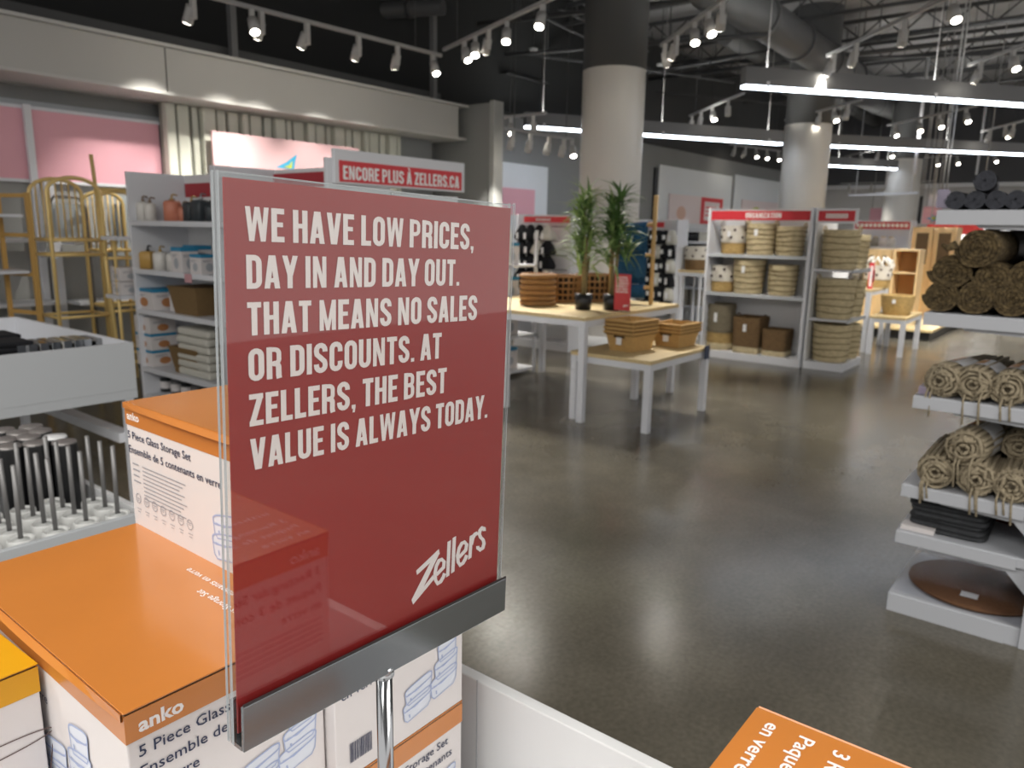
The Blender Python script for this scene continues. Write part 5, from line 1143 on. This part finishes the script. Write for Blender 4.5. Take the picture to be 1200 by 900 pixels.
# ---------------------------------------------------------------- far units on the right
FXX = 16.5
fz = onx(1030, 258, FXX).z
fg = gondola('kitchen_shelving', 'far white unit with long red header strip behind the end unit', 'x', at_x(1064, FXX), at_x(996, FXX), FXX, .5, fz, [.6, 1.0, 1.3], (fz-.17, fz-.03, 'HOUSEWARES DEPARTMENT'), .1)
for r, z in enumerate((.6, 1.0, 1.3)):
    for c in range(5):
        t = thing('storage_jar', 'pale far jar, %s shelf up, %s from left' % (ORD[r], ORD[c]), 'jar', (FXX+.2, at_x(1003+c*9, FXX), z+.001), 0, 'pale jars on the far unit'); MB().lathe([(.001, 0), (.08, 0), (.09, .08), (.07, .16), (.04, .18), (0, .18)], 14).build('body', [cer, gb, card][(r+c) % 3], t); MB().lathe([(.05, .18), (.05, .2), (0, .2)], 12).build('lid', wood, t)
# white decor units seen between rugs and top shelf
for (X_, px0, px1, lab, hd) in [(18.0, 1112, 1150, 'far ornament unit of pale pieces left of the dark sleeve rug', 'DECOR'), (15.0, 1180, 1240, 'far white unit with a red strip at the right edge', 'DECOR'), (19.0, 1146, 1182, 'far white unit of pale vases above the jute rolls', None)]:
    z_ = onx(1150, 262 if hd else 266, X_).z; y0_, y1_ = at_x(px1, X_), at_x(px0, X_)
    g_ = gondola('decor_shelving', lab, 'x', y0_, y1_, X_, .5, z_, [.5, .9, 1.25], ((z_-.2, z_-.04, hd) if hd else None), .1, hcol=MATS['bright_red_print'])
    n = max(2, int((y1_-y0_-.1)/.17))
    for r, z in enumerate((.5, .9, 1.25)):
        for c in range(min(n, 8)):
            t = thing('vase', 'pale vase on the %s, %s shelf up, %s from right' % (lab.split(' of ')[0].split(' with ')[0]+(' far' if X_ == 19 else ''), ORD[r], ORD[c]), 'vase', (X_+.2, y0_+.12+c*.17, z+.001), 0, 'pale vases on the far units')
            MB().lathe([(.001, 0), (.04, 0), (.06, .07), (.03, .16), (.035, .2), (.028, .2), (.02, .15), (.001, .02)], 12).build('body', random.choice([cer, card, gb, satin]), t); MB().lathe([(.036, .2), (.03, .205)], 10).build('lip', cer, t)
# posters and boards hanging before the far wall
def farcard(lab, px0, px1, py0, py1, X_, m, cat='poster'):
    a = onx(px0, (py0+py1)/2, X_); b = onx(px1, (py0+py1)/2, X_); z1 = onx(px0, py0, X_).z; z0 = onx(px0, py1, X_).z
    t = thing('hanging_poster', lab, cat, (X_, b.y, z0)); MB().box(0, .03, 0, a.y-b.y, 0, z1-z0).build('board', m, t)
    for y in (.05, a.y-b.y-.05): MB().cyl((.015, y, z1-z0), (.015, y, 5.4-z0), .01, 5).build('wire', trackm, t)
    return t, a.y-b.y, z1-z0
farcard('pink hanging poster left of the farthest column', 1019, 1040, 244, 262, 24, pink)
t, w, h = farcard('pink hanging poster with star figure right of the farthest column', 1081, 1103, 242, 262, 17, mat('poster_pink_print', '#d3a2ac', .5))
P = Plane((0, w, 0), (0, -1, 0), (0, 0, 1), .004); P.quads([[(w*.6+(w*.4 if i % 2 else w*.18)*math.cos(PI*i/5), h*.3+(h*.3 if i % 2 else h*.12)*math.sin(PI*i/5)) for i in range(10)]], 'star', MATS['star_blue'], t); P.quads([[(w*.62+w*.12*math.cos(a), h*.32+h*.1*math.sin(a)) for a in (2*PI*i/12 for i in range(12))]], 'star_centre', MATS['star_yellow'], t, k0=.003)
farcard('tall narrow dark board beside the star poster', 1076, 1080, 230, 262, 17.2, black, 'board')
farcard('tall pale board beside the dark one', 1088, 1102, 228, 242, 17.2, card, 'board')
t, w, h = farcard('slanting red and white lettered banner above the wood cabinet', 1086, 1150, 263, 274, 16.0, MATS['bright_red_print'], 'banner')
farcard('dark mauve board left of the charcoal rug rolls', 1098, 1112, 222, 244, 12, mat('mauve_board', '#37333f', .6), 'board')
# curved white rail and far white lower wall bays
t = thing('white_rail', 'slim white ceiling hung rail crossing right of the second column', 'rail', onz(995, 229, 2.6)); p = onz(995, 229, 2.6); q = onz(1076, 226, 2.6); MB().beam((0, 0, 0), q-p, .08, .05).build('rail', white, t)
for f in (.1, .9): w = (q-p)*f; MB().cyl((w.x, w.y, .03), (w.x, w.y, 2.8), .012, 5).build('hanger', white, t)
for (px, py, lab) in [(1074, 183, 'white pole hanging beside the farthest column'), (1035, 205, 'short white pole hanging right of the rug shelf top')]:
    q = onz(px if 'farthest' in lab else 1144, py, 3.1); tag(MB().cyl((0, 0, 0), (0, 0, 2.3), .03, 8).build('hanging_pole', white, None, (q.x, q.y, 3.1-(.35 if 'farthest' in lab else 0))), lab, 'pole')
struct(MB().box(25.35, 25.6, -8, 8.1, 2.93, 3.04), 'trim_6', white)

# ---------------------------------------------------------------- housekeeping: keep every label inside sixteen words
for o in bpy.data.objects:
    if 'label' in o.keys():
        w = o['label'].split()
        if len(w) > 16: o['label'] = ' '.join(w[:16])
